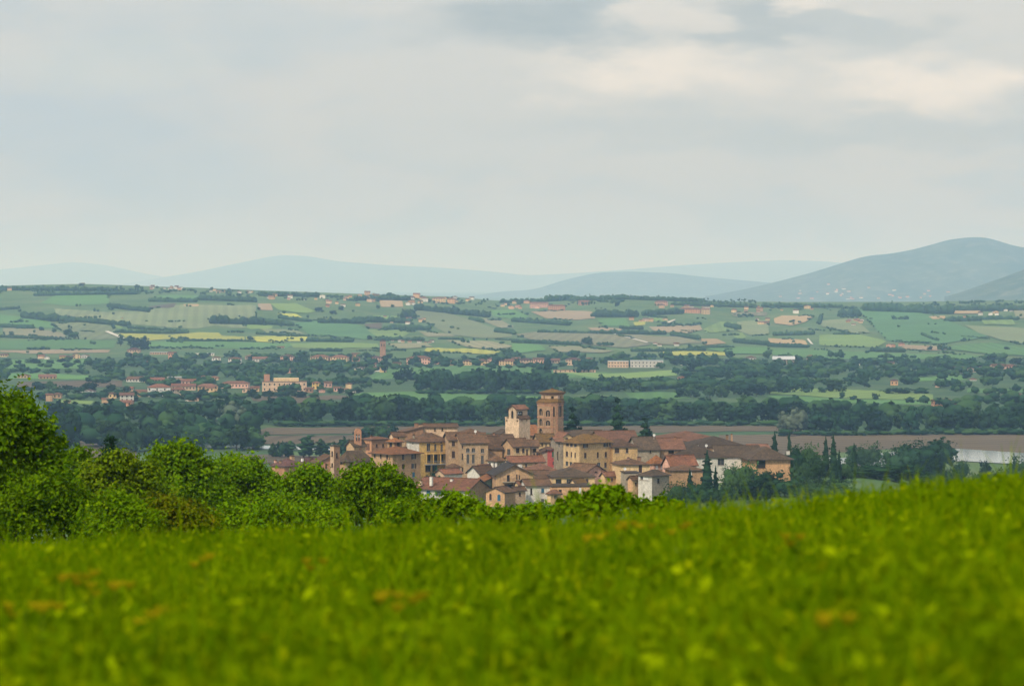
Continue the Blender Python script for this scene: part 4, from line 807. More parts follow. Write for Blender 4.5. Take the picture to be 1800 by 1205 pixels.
# ------------------------------------------------------------------ trees
def leaf_quads(rng, c, size, nrm, asp=0.6):
    """diamond leaves at points c, facing roughly along nrm"""
    n = len(c); nrm = nrm + 0.75 * rng.randn(n, 3); nrm /= np.linalg.norm(nrm, axis=1)[:, None] + 1e-9
    u = np.cross(nrm, rng.randn(n, 3)); u /= np.linalg.norm(u, axis=1)[:, None] + 1e-9; v = np.cross(nrm, u)
    s = size * (0.45 + 1.1 * rng.rand(n) ** 1.4); u *= s[:, None]; v *= (s * asp)[:, None]
    V = np.stack([c - u, c - v, c + u, c + v], 1).reshape(-1, 3)
    return V, np.arange(n * 4).reshape(-1, 4)
def lobe_points(rng, lobes, n, per=14, tight=.11):
    """points through the outer shells of a set of ellipsoid lobes (cx,cy,cz,rx,ry,rz), clumped into sprigs"""
    L = np.asarray(lobes, float); w = (L[:, 3] * L[:, 5]) ; w = w / w.sum()
    k = max(8, n // per)
    li = rng.choice(len(L), k, p=w); d = rng.randn(k, 3); d /= np.linalg.norm(d, axis=1)[:, None]
    if per > 20: d[:, 2] = np.where(rng.rand(k) < .75, np.abs(d[:, 2]), d[:, 2])
    r = 1 - 0.42 * rng.rand(k) ** 1.6; r *= 1 + 0.13 * rng.randn(k)
    cc = L[li, :3] + d * r[:, None] * L[li, 3:6]
    ci = rng.randint(0, k, n); rad = L[li[ci], 3:6].mean(1)
    c = cc[ci] + rng.randn(n, 3) * (tight * rad)[:, None]
    return c, d[ci]
def core(lobes, f=0.72, seg=7):
    """rough inner masses that stop the light"""
    V = []; Fq = []
    for (x, y, z, a, b, c) in lobes:
        o = len(V)
        for i in range(5):
            th = math.pi * (i + 0.5) / 5
            for j in range(seg):
                ph = 2 * math.pi * j / seg
                V.append((x + a * f * math.sin(th) * math.cos(ph), y + b * f * math.sin(th) * math.sin(ph), z + c * f * math.cos(th)))
        for i in range(4):
            for j in range(seg): Fq.append((o + i * seg + j, o + (i + 1) * seg + j, o + (i + 1) * seg + (j + 1) % seg, o + i * seg + (j + 1) % seg))
    return np.array(V), np.array(Fq)
def crown_mesh(name, rng, lobes, n, size, mat, corek=0.7, per=14, tight=.11, seg=7, cores=99):
    c, d = lobe_points(rng, lobes, n, per, tight); V, Fq = leaf_quads(rng, c, size, d + np.array([0, 0, 0.35]))
    V2, F2 = core(lobes[:cores], corek, seg)
    return quads(name, np.concatenate([V, V2]), np.concatenate([Fq, F2 + len(V)]), [mat])
def tube(mb, pts, rads, seg=6):
    rings = []
    for i, (p, r) in enumerate(zip(pts, rads)):
        p = Vector(p); q = Vector(pts[min(i + 1, len(pts) - 1)]) - Vector(pts[max(i - 1, 0)]); q.normalize()
        a = q.cross(Vector((0.3, 1, 0.1))).normalized(); b = q.cross(a)
        rings.append([p + a * (r * math.cos(2 * math.pi * j / seg)) + b * (r * math.sin(2 * math.pi * j / seg)) for j in range(seg)])
    for i in range(len(rings) - 1):
        for j in range(seg): k = (j + 1) % seg; mb.face([rings[i][j], rings[i][k], rings[i + 1][k], rings[i + 1][j]])
def trunk_mesh(name, h, r, limbs, rng):
    mb = MB(); tube(mb, [(0, 0, -0.03 * h), (0.01 * h, 0, 0.5 * h), (0, 0.01 * h, h)], [r, r * 0.75, r * 0.4])
    for i in range(limbs):
        a = 6.283 * i / max(limbs, 1) + rng.rand(); z = h * (0.45 + 0.4 * rng.rand()); e = h * (0.5 + 0.4 * rng.rand())
        tube(mb, [(0, 0, z), (math.cos(a) * e * .35, math.sin(a) * e * .35, z + e * .3), (math.cos(a) * e * .7, math.sin(a) * e * .7, z + e * .55)], [r * .5, r * .33, r * .12], 5)
    return mb.mesh(name, [BARK])
# ---- far trees: a handful of kinds, unit height, copied with obj.copy()
FAR = {}
def far_kind(key, seed, mat, build, n=420, size=0.055, trunk=0.25, limbs=3, corek=0.66):
    rng = np.random.RandomState(seed); lobes = build(rng)
    FAR.setdefault(key, []).append((crown_mesh('crown', rng, lobes, n, size, mat, corek), trunk_mesh('trunk', trunk, 0.022, limbs, rng)))
def round_lobes(rng):
    L = [(0, 0, .52, .36, .36, .42)]
    for i in range(9):
        a = rng.rand() * 6.283; e = .16 + .1 * rng.rand(); q = .13 + .1 * rng.rand(); L.append((math.cos(a) * e, math.sin(a) * e, .14 + .66 * rng.rand(), q, q, q * .95))
    L.append((.05 * rng.randn(), 0, .83, .15, .15, .15)); return L
def wide_lobes(rng):
    L = [(0, 0, .48, .43, .41, .40)]
    for i in range(11):
        a = rng.rand() * 6.283; e = .2 + .22 * rng.rand(); q = .12 + .1 * rng.rand(); L.append((math.cos(a) * e, math.sin(a) * e, .13 + .65 * rng.rand(), q, q, q))
    return L
def tall_lobes(rng): return [(.03 * rng.randn(), .03 * rng.randn(), .22 + .75 * i / 8, .14 * (1 - abs(i / 8 - .4) * .8), .14 * (1 - abs(i / 8 - .4) * .8), .14) for i in range(9)]
def cypress_lobes(rng): return [(.006 * rng.randn(), 0, .07 + .86 * i / 11, .085 * (1 - (i / 11) ** 2.2 * .85), .085 * (1 - (i / 11) ** 2.2 * .85), .10) for i in range(12)]
def fir_lobes(rng):
    L = []
    for i in range(9):
        t = i / 8; r = .23 * (1 - t) + .02
        L.append((0, 0, .1 + .85 * t, r * .75, r * .75, .07))
        for j in range(5): a = 6.283 * j / 5 + i; L.append((math.cos(a) * r * .7, math.sin(a) * r * .7, .08 + .85 * t, r * .4, r * .4, .035))
    return L
def pine_lobes(rng): return [(0, 0, .84, .40, .40, .12)] + [(math.cos(a) * .27, math.sin(a) * .27, .80 + .06 * rng.rand(), .17, .17, .10) for a in np.arange(0, 6.2, .7)]
FD = leafy('far_foliage_dark', (0.013, 0.040, 0.018), (0.026, 0.060, 0.022), 0.06, 0.2, rand=0.5)
FM = leafy('far_foliage_green', (0.027, 0.064, 0.020), (0.046, 0.088, 0.025), 0.05, 0.2, rand=0.45)
FG = leafy('far_foliage_silver', (0.095, 0.12, 0.075), (0.075, 0.105, 0.065), 0.05, 0.15, rand=0.15)
FC = leafy('cypress_foliage', (0.013, 0.036, 0.016), (0.02, 0.048, 0.02), 0.4, 0.08, rand=0.2)
for i in range(4): far_kind('dark', 20 + i, FD, round_lobes if i % 2 else wide_lobes, 720, .062)
for i in range(3): far_kind('green', 30 + i, FM, wide_lobes if i % 2 else round_lobes, 720, .062)
for i in range(2): far_kind('silver', 40 + i, FG, round_lobes, 520)
for i in range(3): far_kind('bushy', 60 + i, FM if i else FD, wide_lobes, 3200, .028, .25, 4, .6)
far_kind('tall', 50, FD, tall_lobes, 380, .04); far_kind('tall', 51, FM, tall_lobes, 380, .04)
far_kind('cypress', 52, FC, cypress_lobes, 900, .022, .1, 0, .86); far_kind('cypress', 53, FC, cypress_lobes, 900, .022, .1, 0, .86)
far_kind('fir', 54, FC, fir_lobes, 1300, .035, .3, 0, .7)
far_kind('pine', 55, FD, pine_lobes, 420, .05, .78, 4)
LOW = {'dark': [], 'green': []}
for i in range(5):
    for key, mt in (('dark', FD), ('green', FM)):
        rng = np.random.RandomState(80 + i + (40 if key == 'green' else 0)); lb = (wide_lobes if i % 2 else round_lobes)(rng); LOW[key].append(crown_mesh('crown', rng, lb, 120, .115, mt, .86, seg=6, cores=4))
def tree(kind, loc, h, w, px, py, desc=None, rz=None, label=None, rng=random):
    """h height, w crown width in metres; small far ones are one mesh, larger ones keep trunk and crown apart"""
    v = rng.randrange(len(FAR[kind])); cm, tm = FAR[kind][v]; wk = {'dark': .78, 'green': .78, 'bushy': .82, 'silver': .74, 'tall': .3, 'cypress': .19, 'fir': .5, 'pine': .86}[kind]
    sx = w / wk; rz = rng.random() * 6.283 if rz is None else rz
    nm = {'dark': 'leafy_tree', 'green': 'leafy_tree', 'bushy': 'leafy_tree', 'silver': 'poplar_tree', 'tall': 'slender_tree', 'cypress': 'cypress_tree', 'fir': 'fir_tree', 'pine': 'umbrella_pine'}[kind]
    r = empty(nm, loc, rz, (sx, sx, h))
    link(bpy.data.objects.new('crown', cm), r); link(bpy.data.objects.new('trunk', tm), r)
    if label: tag(r, label, 'tree')
    else: reg(r, desc or {'dark': 'dark round tree', 'green': 'mid green round tree', 'silver': 'pale grey-green tree', 'tall': 'slender tall tree', 'cypress': 'dark cypress', 'fir': 'dark conifer', 'pine': 'flat-topped pine'}[kind], px, py, 'tree')
    return r
R = random.Random(5)
def vtree(px, base, hpx, wpx, kind='dark', **k):
    """a tree whose foot stands where the sight line meets the valley or the hills"""
    q = hit(px, base); s = q.y / F; return tree(kind, (q.x, q.y, q.z - 0.1), hpx * s, wpx * s, px, base - hpx / 2, rng=R, **k)
def belt(x0, y0, x1, y1, n, h, w, kinds, dj=3.0):
    for i in range(n):
        t = (i + 0.5) / n; px = x0 + (x1 - x0) * t + R.uniform(-.35, .35) * (x1 - x0) / n; py = y0 + (y1 - y0) * t + R.uniform(-dj, dj)
        k = R.uniform(.75, 1.22); vtree(px, py, h * k, w * R.uniform(.85, 1.25) * (k * .6 + .4), R.choice(kinds))
MASS = []
def mass(x0, y0, x1, y1, n, h, w, kinds, dj=3.0):
    for i in range(n):
        t = (i + 0.5) / n; px = x0 + (x1 - x0) * t + R.uniform(-.35, .35) * (x1 - x0) / n; py = y0 + (y1 - y0) * t + R.uniform(-dj, dj)
        q = hit(px, py); s = q.y / F; k = R.uniform(.75, 1.22); kd = R.choice(kinds); kd = 'dark' if kd not in LOW else kd; me = LOW[kd][R.randrange(5)]
        V = np.empty(len(me.vertices) * 3, dtype=np.float32); me.vertices.foreach_get('co', V); V = V.reshape(-1, 3); sx = w * s * k / .78; a = R.random() * 6.28
        V = np.stack([(V[:, 0] * math.cos(a) - V[:, 1] * math.sin(a)) * sx + q.x, (V[:, 0] * math.sin(a) + V[:, 1] * math.cos(a)) * sx + q.y, V[:, 2] * h * s * k + q.z], -1)
        Fq = np.empty(len(me.loops), dtype=np.int32); me.loops.foreach_get('vertex_index', Fq); MASS.append((V, Fq.reshape(-1, 4), kd != 'dark'))
D2, DG, DGS = ['dark'], ['dark', 'dark', 'green'], ['dark', 'green', 'silver', 'dark']
# riverside belt behind the towers
belt(485, 746, 1060, 744, 25, 46, 42, ['dark', 'dark', 'dark', 'green'], 2); mass(490, 734, 1060, 732, 24, 38, 44, DG, 3)
belt(1010, 744, 1440, 745, 17, 44, 44, DG, 2); mass(1040, 730, 1440, 730, 18, 34, 42, DG, 3)
belt(1385, 763, 1860, 760, 18, 48, 46, DGS, 2); mass(1420, 745, 1860, 744, 20, 42, 44, DG, 3)
vtree(1378, 762, 44, 34, 'silver'); vtree(1408, 762, 46, 36, 'silver')
# the great wood at left
belt(95, 745, 480, 742, 12, 40, 42, DG, 4); mass(100, 770, 450, 765, 12, 46, 44, DG, 4); belt(200, 792, 450, 790, 9, 50, 46, ['green', 'dark', 'green'], 3); belt(100, 790, 130, 790, 2, 60, 44, D2)
vtree(405, 750, 50, 46, 'silver'); vtree(425, 758, 45, 42, 'silver')
belt(475, 803, 600, 806, 8, 34, 24, ['dark', 'green', 'tall'], 1); belt(620, 775, 700, 772, 5, 26, 26, DG, 3); belt(600, 800, 640, 800, 3, 30, 26, DG)
# second belt and the hedgerow trees beyond
belt(740, 690, 985, 690, 13, 38, 30, ['dark'], 2); mass(750, 676, 960, 676, 8, 26, 26, DG, 3)
belt(1000, 690, 1180, 686, 9, 24, 24, DG, 3); belt(1190, 700, 1400, 690, 10, 24, 26, DG, 3)
belt(700, 672, 725, 672, 2, 30, 20, D2); vtree(676, 655, 32, 20, 'tall'); vtree(1026, 655, 26, 22); vtree(1040, 652, 28, 20); vtree(962, 656, 26, 20); vtree(948, 656, 24, 18)
for px, py, h, w, k in ((1222, 655, 26, 22, 'dark'), (1280, 672, 30, 18, 'fir'), (1520, 680, 26, 22, 'dark'), (1608, 672, 24, 18, 'fir'), (1418, 690, 24, 22, 'dark'), (1445, 690, 12, 16, 'dark'), (1480, 700, 13, 12, 'dark'), (1540, 703, 14, 12, 'green'), (1500, 703, 10, 14, 'dark'),
                        (1580, 692, 13, 40, 'dark'), (1620, 692, 12, 34, 'dark'), (1600, 708, 12, 20, 'dark'), (1360, 665, 26, 30, 'dark'), (1400, 672, 22, 30, 'dark'), (1470, 688, 24, 34, 'green'), (1320, 672, 22, 30, 'dark'), (1340, 690, 16, 30, 'dark')): vtree(px, py, h, w, k)
belt(1460, 643, 1640, 643, 10, 12, 18, ['pine', 'dark', 'dark'], 2); belt(1180, 642, 1340, 645, 9, 13, 18, DG, 3); belt(1640, 640, 1860, 640, 10, 14, 18, ['dark', 'tall', 'dark'], 3)
mass(1250, 665, 1480, 660, 12, 16, 22, DG, 4); mass(1480, 662, 1860, 668, 16, 17, 22, DG, 5); mass(1700, 695, 1860, 690, 8, 16, 22, DG, 4)
# among the valley houses
belt(0, 640, 150, 636, 8, 9, 15, DG, 2); mass(0, 656, 220, 654, 12, 11, 17, DG, 3); mass(150, 640, 420, 650, 16, 16, 20, ['dark', 'dark', 'tall', 'green'], 6)
belt(60, 690, 240, 694, 11, 15, 18, DG, 6); mass(200, 664, 450, 668, 12, 14, 18, DG, 5); belt(330, 700, 560, 698, 12, 14, 20, DG, 4)
mass(400, 655, 660, 658, 14, 15, 20, DG, 5); belt(430, 634, 660, 636, 12, 13, 18, DG, 4); belt(560, 690, 640, 690, 5, 12, 16, DG, 3); belt(680, 640, 960, 640, 14, 13, 18, ['dark', 'pine', 'dark', 'fir'], 2)
belt(205, 610, 262, 612, 4, 20, 18, ['dark', 'tall'], 3); vtree(252, 616, 26, 22, 'dark')
# lone trees on the hillside
for px, py, h in ((20, 590, 9), (73, 581, 8), (95, 585, 10), (120, 592, 16), (130, 596, 14), (440, 598, 9), (650, 597, 9), (530, 600, 7), (612, 600, 10), (586, 598, 8), (1035, 606, 16), (1028, 604, 12), (1213, 612, 8), (1330, 566, 6), (1594, 560, 6), (1502, 632, 9), (1635, 616, 9), (1652, 615, 10), (1617, 619, 5), (1470, 610, 6),
                  (1632, 571, 4), (1644, 571, 4), (790, 586, 5), (885, 615, 5), (833, 598, 5), (150, 597, 5), (1085, 538, 8), (1190, 590, 6), (1770, 615, 7), (455, 545, 6), (560, 548, 10), (600, 545, 9), (665, 543, 8), (690, 540, 6), (720, 555, 14), (585, 552, 8), (545, 566, 6), (143, 503, 7)):
    vtree(px, py, h, h * R.uniform(.9, 1.4), R.choice(['dark', 'dark', 'green']))
# ---- hedgerows and copses on the hills: one continuous run of bushes each
HM = leafy('hedge_foliage', (0.026, 0.062, 0.026), (0.045, 0.085, 0.03), 0.02, 0.15, rand=0.25)
def hedgerow(x0, y0, x1, y1, h, name='hedgerow', desc='dark hedgerow'):
    rng = np.random.RandomState(int(x0 * 7 + y0)); L = math.hypot(x1 - x0, y1 - y0); lobes = []
    o = hit((x0 + x1) / 2, (y0 + y1) / 2); ends = (hit(x0, y0), hit(x1, y1)); n = int(min(200, max(4, (ends[1] - ends[0]).length / (h * o.y / F * .24))))
    for i in range(n):
        t = (i + .5) / n; q = hit(x0 + (x1 - x0) * t, y0 + (y1 - y0) * t); s = q.y / F; k = .6 + .65 * rng.rand()
        r = h * s * .5 * k; lobes.append((q.x - o.x, q.y - o.y, q.z - o.z + r * .8, max(r, h * s * .42), max(r, h * s * .4), r))
    me = crown_mesh(name, rng, lobes, int(L * h * .9) + 60, 1.5 * o.y / F, HM, .86, seg=5)
    ob = link(bpy.data.objects.new(name, me)); ob.location = o; reg(ob, desc, (x0 + x1) / 2, (y0 + y1) / 2 - h / 2, 'hedge' if name == 'hedgerow' else 'copse')
for a in [(40,559,100,565,14), (100,564,200,570,10), (160,567,228,574,9), (0,575,60,578,8), (0,593,140,598,6), (200,585,330,586,7), (225,577,330,584,6), (300,599,410,600,5), (410,599,450,601,4), (0,545,32,543,6), (262,530,345,531,8), (345,527,450,531,10),
          (60,520,250,517,8), (490,559,540,566,7), (560,568,640,569,10), (675,579,755,580,10), (540,600,620,601,8), (665,598,745,599,8), (770,596,815,597,4), (730,545,860,558,13), (825,562,850,567,7), (450,587,540,592,5), (545,617,600,618,7), (870,597,905,598,3),
          (900,565,1000,572,9), (945,585,1050,587,6), (1050,586,1170,588,8), (900,602,1020,607,8), (1055,607,1078,607,6), (1180,590,1230,597,9), (1090,578,1130,579,7), (1130,555,1200,551,11), (1110,618,1240,617,7), (1210,613,1290,612,6), (1290,602,1350,607,9),
          (1350,609,1420,611,8), (1465,589,1510,589,5), (1660,565,1790,562,9), (1620,589,1660,606,6), (1530,618,1590,619,10), (1690,592,1740,596,3), (1275,575,1300,580,10), (1360,590,1430,588,8), (1180,536,1330,541,8), (870,584,905,588,10), (620,528,720,528,9), (455,520,560,522,9), (190,540,262,549,9), (1440,570,1445,552,8)]: hedgerow(*a)
for a in [(370,569,460,571,16), (450,568,515,573,11), (1520,547,1672,552,17), (0,510,250,512,8), (1000,529,1100,526,9), (1095,526,1330,534,8), (960,530,1010,527,11), (1475,556,1512,556,15), (1680,547,1850,546,12), (705,558,730,560,16), (1040,557,1120,557,14), (668,527,702,527,10), (620,565,720,568,11), (880,532,960,531,8), (1340,540,1480,541,9)]: hedgerow(*a, name='copse', desc='dark copse')

mass(740, 684, 990, 684, 14, 34, 34, D2, 3); mass(1000, 686, 1420, 684, 24, 20, 30, DG, 4); mass(0, 645, 1860, 645, 70, 11, 20, DG, 5); mass(380, 650, 700, 650, 26, 15, 22, DG, 6); mass(1180, 660, 1860, 655, 44, 16, 26, DG, 7)
mass(60, 700, 430, 704, 26, 14, 24, DG, 4); mass(150, 668, 460, 684, 20, 12, 20, DG, 8); mass(1620, 712, 1860, 706, 14, 20, 30, DG, 6); mass(1200, 680, 1420, 676, 14, 18, 28, DG, 4); mass(100, 740, 480, 735, 16, 34, 44, DG, 4); mass(100, 785, 460, 782, 16, 36, 46, DG, 4)
mass(480, 749, 1440, 748, 62, 11, 30, DG, 1); mass(1380, 766, 1860, 763, 34, 12, 30, DG, 1); mass(735, 692, 990, 692, 20, 9, 26, DG, 1)
# trees and bushes strung along the edges of the hillside fields
for pts, sname in FIELDS:
    if sum(p[1] for p in pts) / len(pts) > 628 or sname == 'rough': continue
    for p, q in zip(pts, pts[1:] + pts[:1]):
        Lp = math.hypot(p[0] - q[0], p[1] - q[1])
        if Lp > 14 and R.random() < .42:
            a_, b_ = sorted((R.random(), R.random()))
            mass(p[0] + (q[0] - p[0]) * a_, p[1] + (q[1] - p[1]) * a_, p[0] + (q[0] - p[0]) * b_, p[1] + (q[1] - p[1]) * b_, max(2, int(Lp * (b_ - a_) / R.uniform(3, 7))), R.uniform(2.5, 6), R.uniform(4, 8), ['green', 'dark'], 1.2)
# trees along the crest and scattered over the hillside
for k in range(170):
    px = R.uniform(-20, 1840); ry = float(np.interp(px, _RX, _RY)); n_ = R.randint(1, 5); mass(px, ry + R.uniform(1.5, 16), px + n_ * 5, ry + R.uniform(1.5, 16), n_, R.uniform(3, 6.5), R.uniform(4, 8), ['dark', 'green'], .6)
for k in range(110):
    px = R.uniform(-20, 1840); py = R.uniform(545, 625); n_ = R.choice([1, 1, 2, 3, 6]); mass(px, py, px + n_ * 5, py + R.uniform(-1, 2), n_, R.uniform(3, 7), R.uniform(4, 8), ['dark', 'green'], .5)
# dense tree cover among the valley houses
for k in range(470):
    px = R.uniform(-30, 1850); py = R.choice([R.uniform(628, 652), R.uniform(640, 690), R.uniform(650, 682)])
    if any(min(p[0] for p in pts) - 4 < px < max(p[0] for p in pts) + 4 and min(p[1] for p in pts) - 1 < py < max(p[1] for p in pts) + 7 for pts, s_ in FIELDS if sum(p[1] for p in pts) / len(pts) > 630 and s_ != 'rough'): continue
    n_ = R.randint(1, 4); mass(px, py, px + n_ * 9, py + R.uniform(-1, 1), n_, R.uniform(8, 16), R.uniform(11, 18), DG, 1)
_o = 0; _V = []; _F = []; _mi = []
for V, Fq, g in MASS: _V.append(V); _F.append(Fq + _o); _o += len(V); _mi.append(np.full(len(Fq), int(g)))
tag(link(bpy.data.objects.new('distant_woodland', quads('distant_woodland', np.concatenate(_V), np.concatenate(_F), [FD, FM], np.concatenate(_mi)))), 'blue-green woodland massed behind the rows of valley trees', 'woodland', kind='stuff')
# ------------------------------------------------------------------ trees in and under the town
def ttree(px, top, base, wpx, kind, D, label): 
    q = P(px, base, D); s = D / F; gz = float(land(q.x, D)); z0 = min(q.z, gz) if kind in ('cypress', 'fir') else q.z
    if q.z > gz + .3: z0 = gz
    else: z0 = q.z
    h = (HY - top) * s - z0; vis = max((base - top) * s, .5)
    wpx *= {'fir': 1.25 * min(4.5, h / vis), 'cypress': 1.45}.get(kind, 1.0); kind = 'bushy' if kind in ('green', 'dark') else kind; h *= {'fir': 1.14, 'cypress': 1.04}.get(kind, 1.0)
    return tree(kind, (q.x, D, z0), h, wpx * s, px, (top + base) / 2, label=label, rng=R)
ttree(763, 732, 746, 4.5, 'cypress', 935, 'shorter of the two cypresses above the long pale pink building')
ttree(782, 725, 746, 5.5, 'cypress', 935, 'taller of the two cypresses above the long pale pink building')
ttree(1006.5, 727, 758, 21, 'fir', 915, 'dark cone shaped conifer right beside the hexagonal bell tower')
ttree(1086, 712, 759, 24, 'fir', 918, 'tall dark fir standing alone above the red-brown roof')
ttree(1135, 744, 766, 18, 'fir', 912, 'small dark fir right of the tall lone fir')
ttree(1068, 752, 766, 18, 'green', 925, 'low green tree crown left of the tall lone fir')
ttree(1362, 760, 792, 12, 'cypress', 915, 'thick cypress behind the barn roof')
ttree(1387.5, 758, 780, 8, 'cypress', 922, 'small pointed cypress right of the thick one behind the barn')
ttree(1452, 769, 810, 12, 'cypress', 880, 'cypress half hidden in the leafy trees right of the barn')
ttree(1465, 766, 838, 14, 'cypress', 846, 'tallest slim cypress right of the barn')
ttree(1475, 792, 838, 9, 'cypress', 842, 'thin cypress touching the tallest slim one on its right')
ttree(1501.5, 780, 815, 10, 'cypress', 900, 'pointed cypress farthest right on the edge of town')
ttree(1243, 795, 852, 20, 'cypress', 771, 'broad dark cypress in front of the white walled house')
ttree(1258, 820, 850, 10, 'cypress', 776, 'short dark cypress beside the broad one')
ttree(1213, 826, 858, 13, 'cypress', 763, 'small green cypress in front of the low brown brick house')
for i, (px, top, base, w, k, D, lb) in enumerate([
    (1420, 768, 830, 52, 'green', 868, 'bright leafy tree right of the barn'), (1395, 780, 835, 36, 'green', 862, 'leafy tree tucked against the barn end'), (1440, 790, 850, 50, 'dark', 850, 'dark tree below the bright leafy one'), (1485, 800, 850, 40, 'dark', 850, 'dark rounded tree between the slim cypresses'),
    (1413, 805, 850, 40, 'green', 838, 'olive green shrub in front of the barn chimney'), (1310, 800, 850, 60, 'green', 800, 'grey-green olive tree below the dark gabled roof'), (1345, 822, 862, 56, 'dark', 795, 'dark bush in front of the barn'), (1285, 815, 865, 46, 'dark', 780, 'dark bush right of the broad cypress'),
    (1190, 838, 872, 50, 'dark', 752, 'dark bush left of the small green cypress'), (1230, 845, 880, 50, 'dark', 748, 'dark bush under the broad cypress'), (1380, 835, 870, 60, 'green', 790, 'green bush right under the barn'), (1325, 838, 880, 60, 'dark', 770, 'dark bush under the olive tree'),
    (1430, 835, 880, 60, 'dark', 800, 'dark tree on the slope right of town'), (1475, 835, 880, 60, 'dark', 805, 'dark spreading tree under the tallest cypress'), (1270, 850, 885, 50, 'dark', 752, 'low dark bush on the slope before the white walled house'),
    (775, 818, 845, 26, 'dark', 812, 'dark shrub between the tan house and the white gabled house'), (757, 826, 848, 24, 'dark', 808, 'dark shrub below the yellow house'), (641, 812, 838, 22, 'dark', 795, 'dark tree before the grey pyramid roofed church house'), (625, 822, 840, 24, 'dark', 793, 'small dark tree below the church house')]): ttree(px, top, base, w, k, D, lb)
for px, top, w, d, lb in [(1490, 822, 84, 880, 'dark bush low on the knoll right of the slim cypresses'), (1548, 812, 96, 880, 'broad dark bush at the right foot of the knoll'), (1600, 814, 90, 890, 'dark bush at the far right end of the knoll'), (1440, 846, 80, 775, 'dark bush low on the knoll below the leafy tree'), (1650, 830, 70, 960, 'dark leafy bush on the flat right of the knoll'), (1745, 817, 70, 1075, 'dark bush on the near river bank'), (1505, 828, 70, 960, 'dark tree on the slope just right of the pointed cypress'), (1560, 832, 76, 980, 'broad dark tree on the slope below the riverbank trees'), (1615, 828, 76, 990, 'dark tree right of the broad one on the slope'), (1670, 822, 70, 1000, 'dark tree below the small river edge tree'), (1720, 822, 60, 1010, 'dark bush below the small round river tree'), (1535, 818, 60, 1040, 'dark tree between the slope and the pale leafy tree')]:
    q = P(px, top, d); gz = float(land(q.x, d)); tree('bushy', (q.x, d, gz), max(q.z - gz, 3), w * d / F, px, top, label=lb, rng=R)
# big trees of the river bank, right
for i, (px, top, w, k, d, lb) in enumerate([(1520, 770, 62, 'green', 1240, 'pale leafy tree left of the great riverbank tree'), (1615, 765, 92, 'dark', 1215, 'great dark riverbank tree, broadest of the group'), (1660, 772, 46, 'green', 1270, 'rounded tree at the right of the great riverbank tree'), (1575, 778, 60, 'dark', 1180, 'dark riverbank tree in front of the great one'),
    (1635, 800, 80, 'dark', 1130, 'low dark tree below the great riverbank tree'), (1545, 800, 70, 'dark', 1120, 'low dark tree below the pale leafy one'), (1690, 800, 34, 'dark', 1170, 'small dark tree at the river edge'), (1735, 806, 22, 'dark', 1190, 'small round tree against the pale river'), (1800, 790, 60, 'dark', 1120, 'dark tree at the right edge beside the river'), (1770, 815, 60, 'dark', 1090, 'dark bush below the river bend')]):
    q = P(px, top, d); tree('bushy', (q.x, d, float(land(q.x, d))), q.z - float(land(q.x, d)), w * d / F, px, top, label=lb, rng=R)

# ------------------------------------------------------------------ near trees: every crown built for itself
NB = leafy('near_leaf_bright', (0.132, 0.233, 0.0024), (0.074, 0.166, 0.0018), 1.6, 0.26, c3=(0.184, 0.263, 0.0036), rand=.1)
ND = leafy('near_leaf_deep', (0.096, 0.174, 0.0021), (0.048, 0.115, 0.0015), 1.6, 0.24, c3=(0.158, 0.238, 0.0030), rand=.1)
NO = leafy('near_leaf_olive', (0.140, 0.208, 0.0036), (0.088, 0.157, 0.0030), 1.6, 0.26, c3=(0.203, 0.246, 0.0060), rand=.1)
NR = leafy('near_leaf_russet', (0.144, 0.169, 0.0036), (0.096, 0.132, 0.0030), 1.6, 0.26, c3=(0.193, 0.161, 0.0045), rand=.1)
def near_tree(label, D, lobes, n, leaf, mat, seed, name='leafy_tree', cat='tree'):
    rng = np.random.RandomState(seed); s = D / F; cx = sum(l[0] for l in lobes) / len(lobes); o = P(cx, 0, D); gz = float(land(o.x, D)) - .1
    L = []
    for (px, py, r) in lobes:
        q = P(px, py, D); r = r * s; dy = rng.uniform(-.5, .5) * r
        L.append((q.x - o.x, dy, q.z - gz, r, r, r * .92))
        for k in range(9):
            d = rng.randn(3); d /= np.linalg.norm(d); d[2] = abs(d[2]) * .8; e = r * rng.uniform(.6, 1.0); rr = r * rng.uniform(.2, .38)
            L.append((q.x - o.x + d[0] * e, dy + d[1] * e, q.z - gz + d[2] * e, rr, rr, rr * .9))
    root = empty(name, (o.x, D, gz)); tag(root, label, cat, 'trees at the edge of the meadow')
    link(bpy.data.objects.new('crown', crown_mesh('crown', rng, L, int(n * 1.25), leaf * .85, mat, .5, 34, .26)), root)
    zt = min(l[2] for l in L); m = MB(); k = min(1, sum(l[3] for l in L[::10]) / len(L[::10]) * .9); tube(m, [(0, 0, 0), (.05, 0, zt * .5 + .2), (0, .05, max(zt, .3) + .3 * k)], [.2 * k, .16 * k, .1 * k], 8)
    for (x, y, z, a, b, c) in L[::10]: tube(m, [(0, 0, max(zt * .6, .2)), (x * .55, y * .55, (zt + z) * .5), (x, y, z)], [.11 * k, .07 * k, .03 * k], 6)
    m.build('trunk', [BARK], root); return root
near_tree('large dense dark green tree filling the left edge of the picture', 78, [(-60, 782, 105), (28, 748, 50), (2, 726, 38), (58, 775, 38), (-20, 855, 90), (48, 852, 54), (84, 760, 22), (104, 782, 16), (92, 830, 34), (40, 908, 66), (-60, 935, 90)], 34000, .085, ND, 1)
near_tree('small feathery tree with olive leaves right of the large dark tree', 104, [(178, 838, 34), (212, 818, 30), (246, 842, 34), (195, 880, 46), (250, 892, 44), (225, 925, 60), (165, 905, 44)], 20000, .085, NO, 2)
near_tree('bright green dome shaped tree behind the olive leaved one', 122, [(296, 806, 28), (322, 808, 30), (345, 836, 38), (280, 840, 34), (320, 868, 52), (362, 884, 34), (310, 915, 50)], 24000, .095, NB, 3)
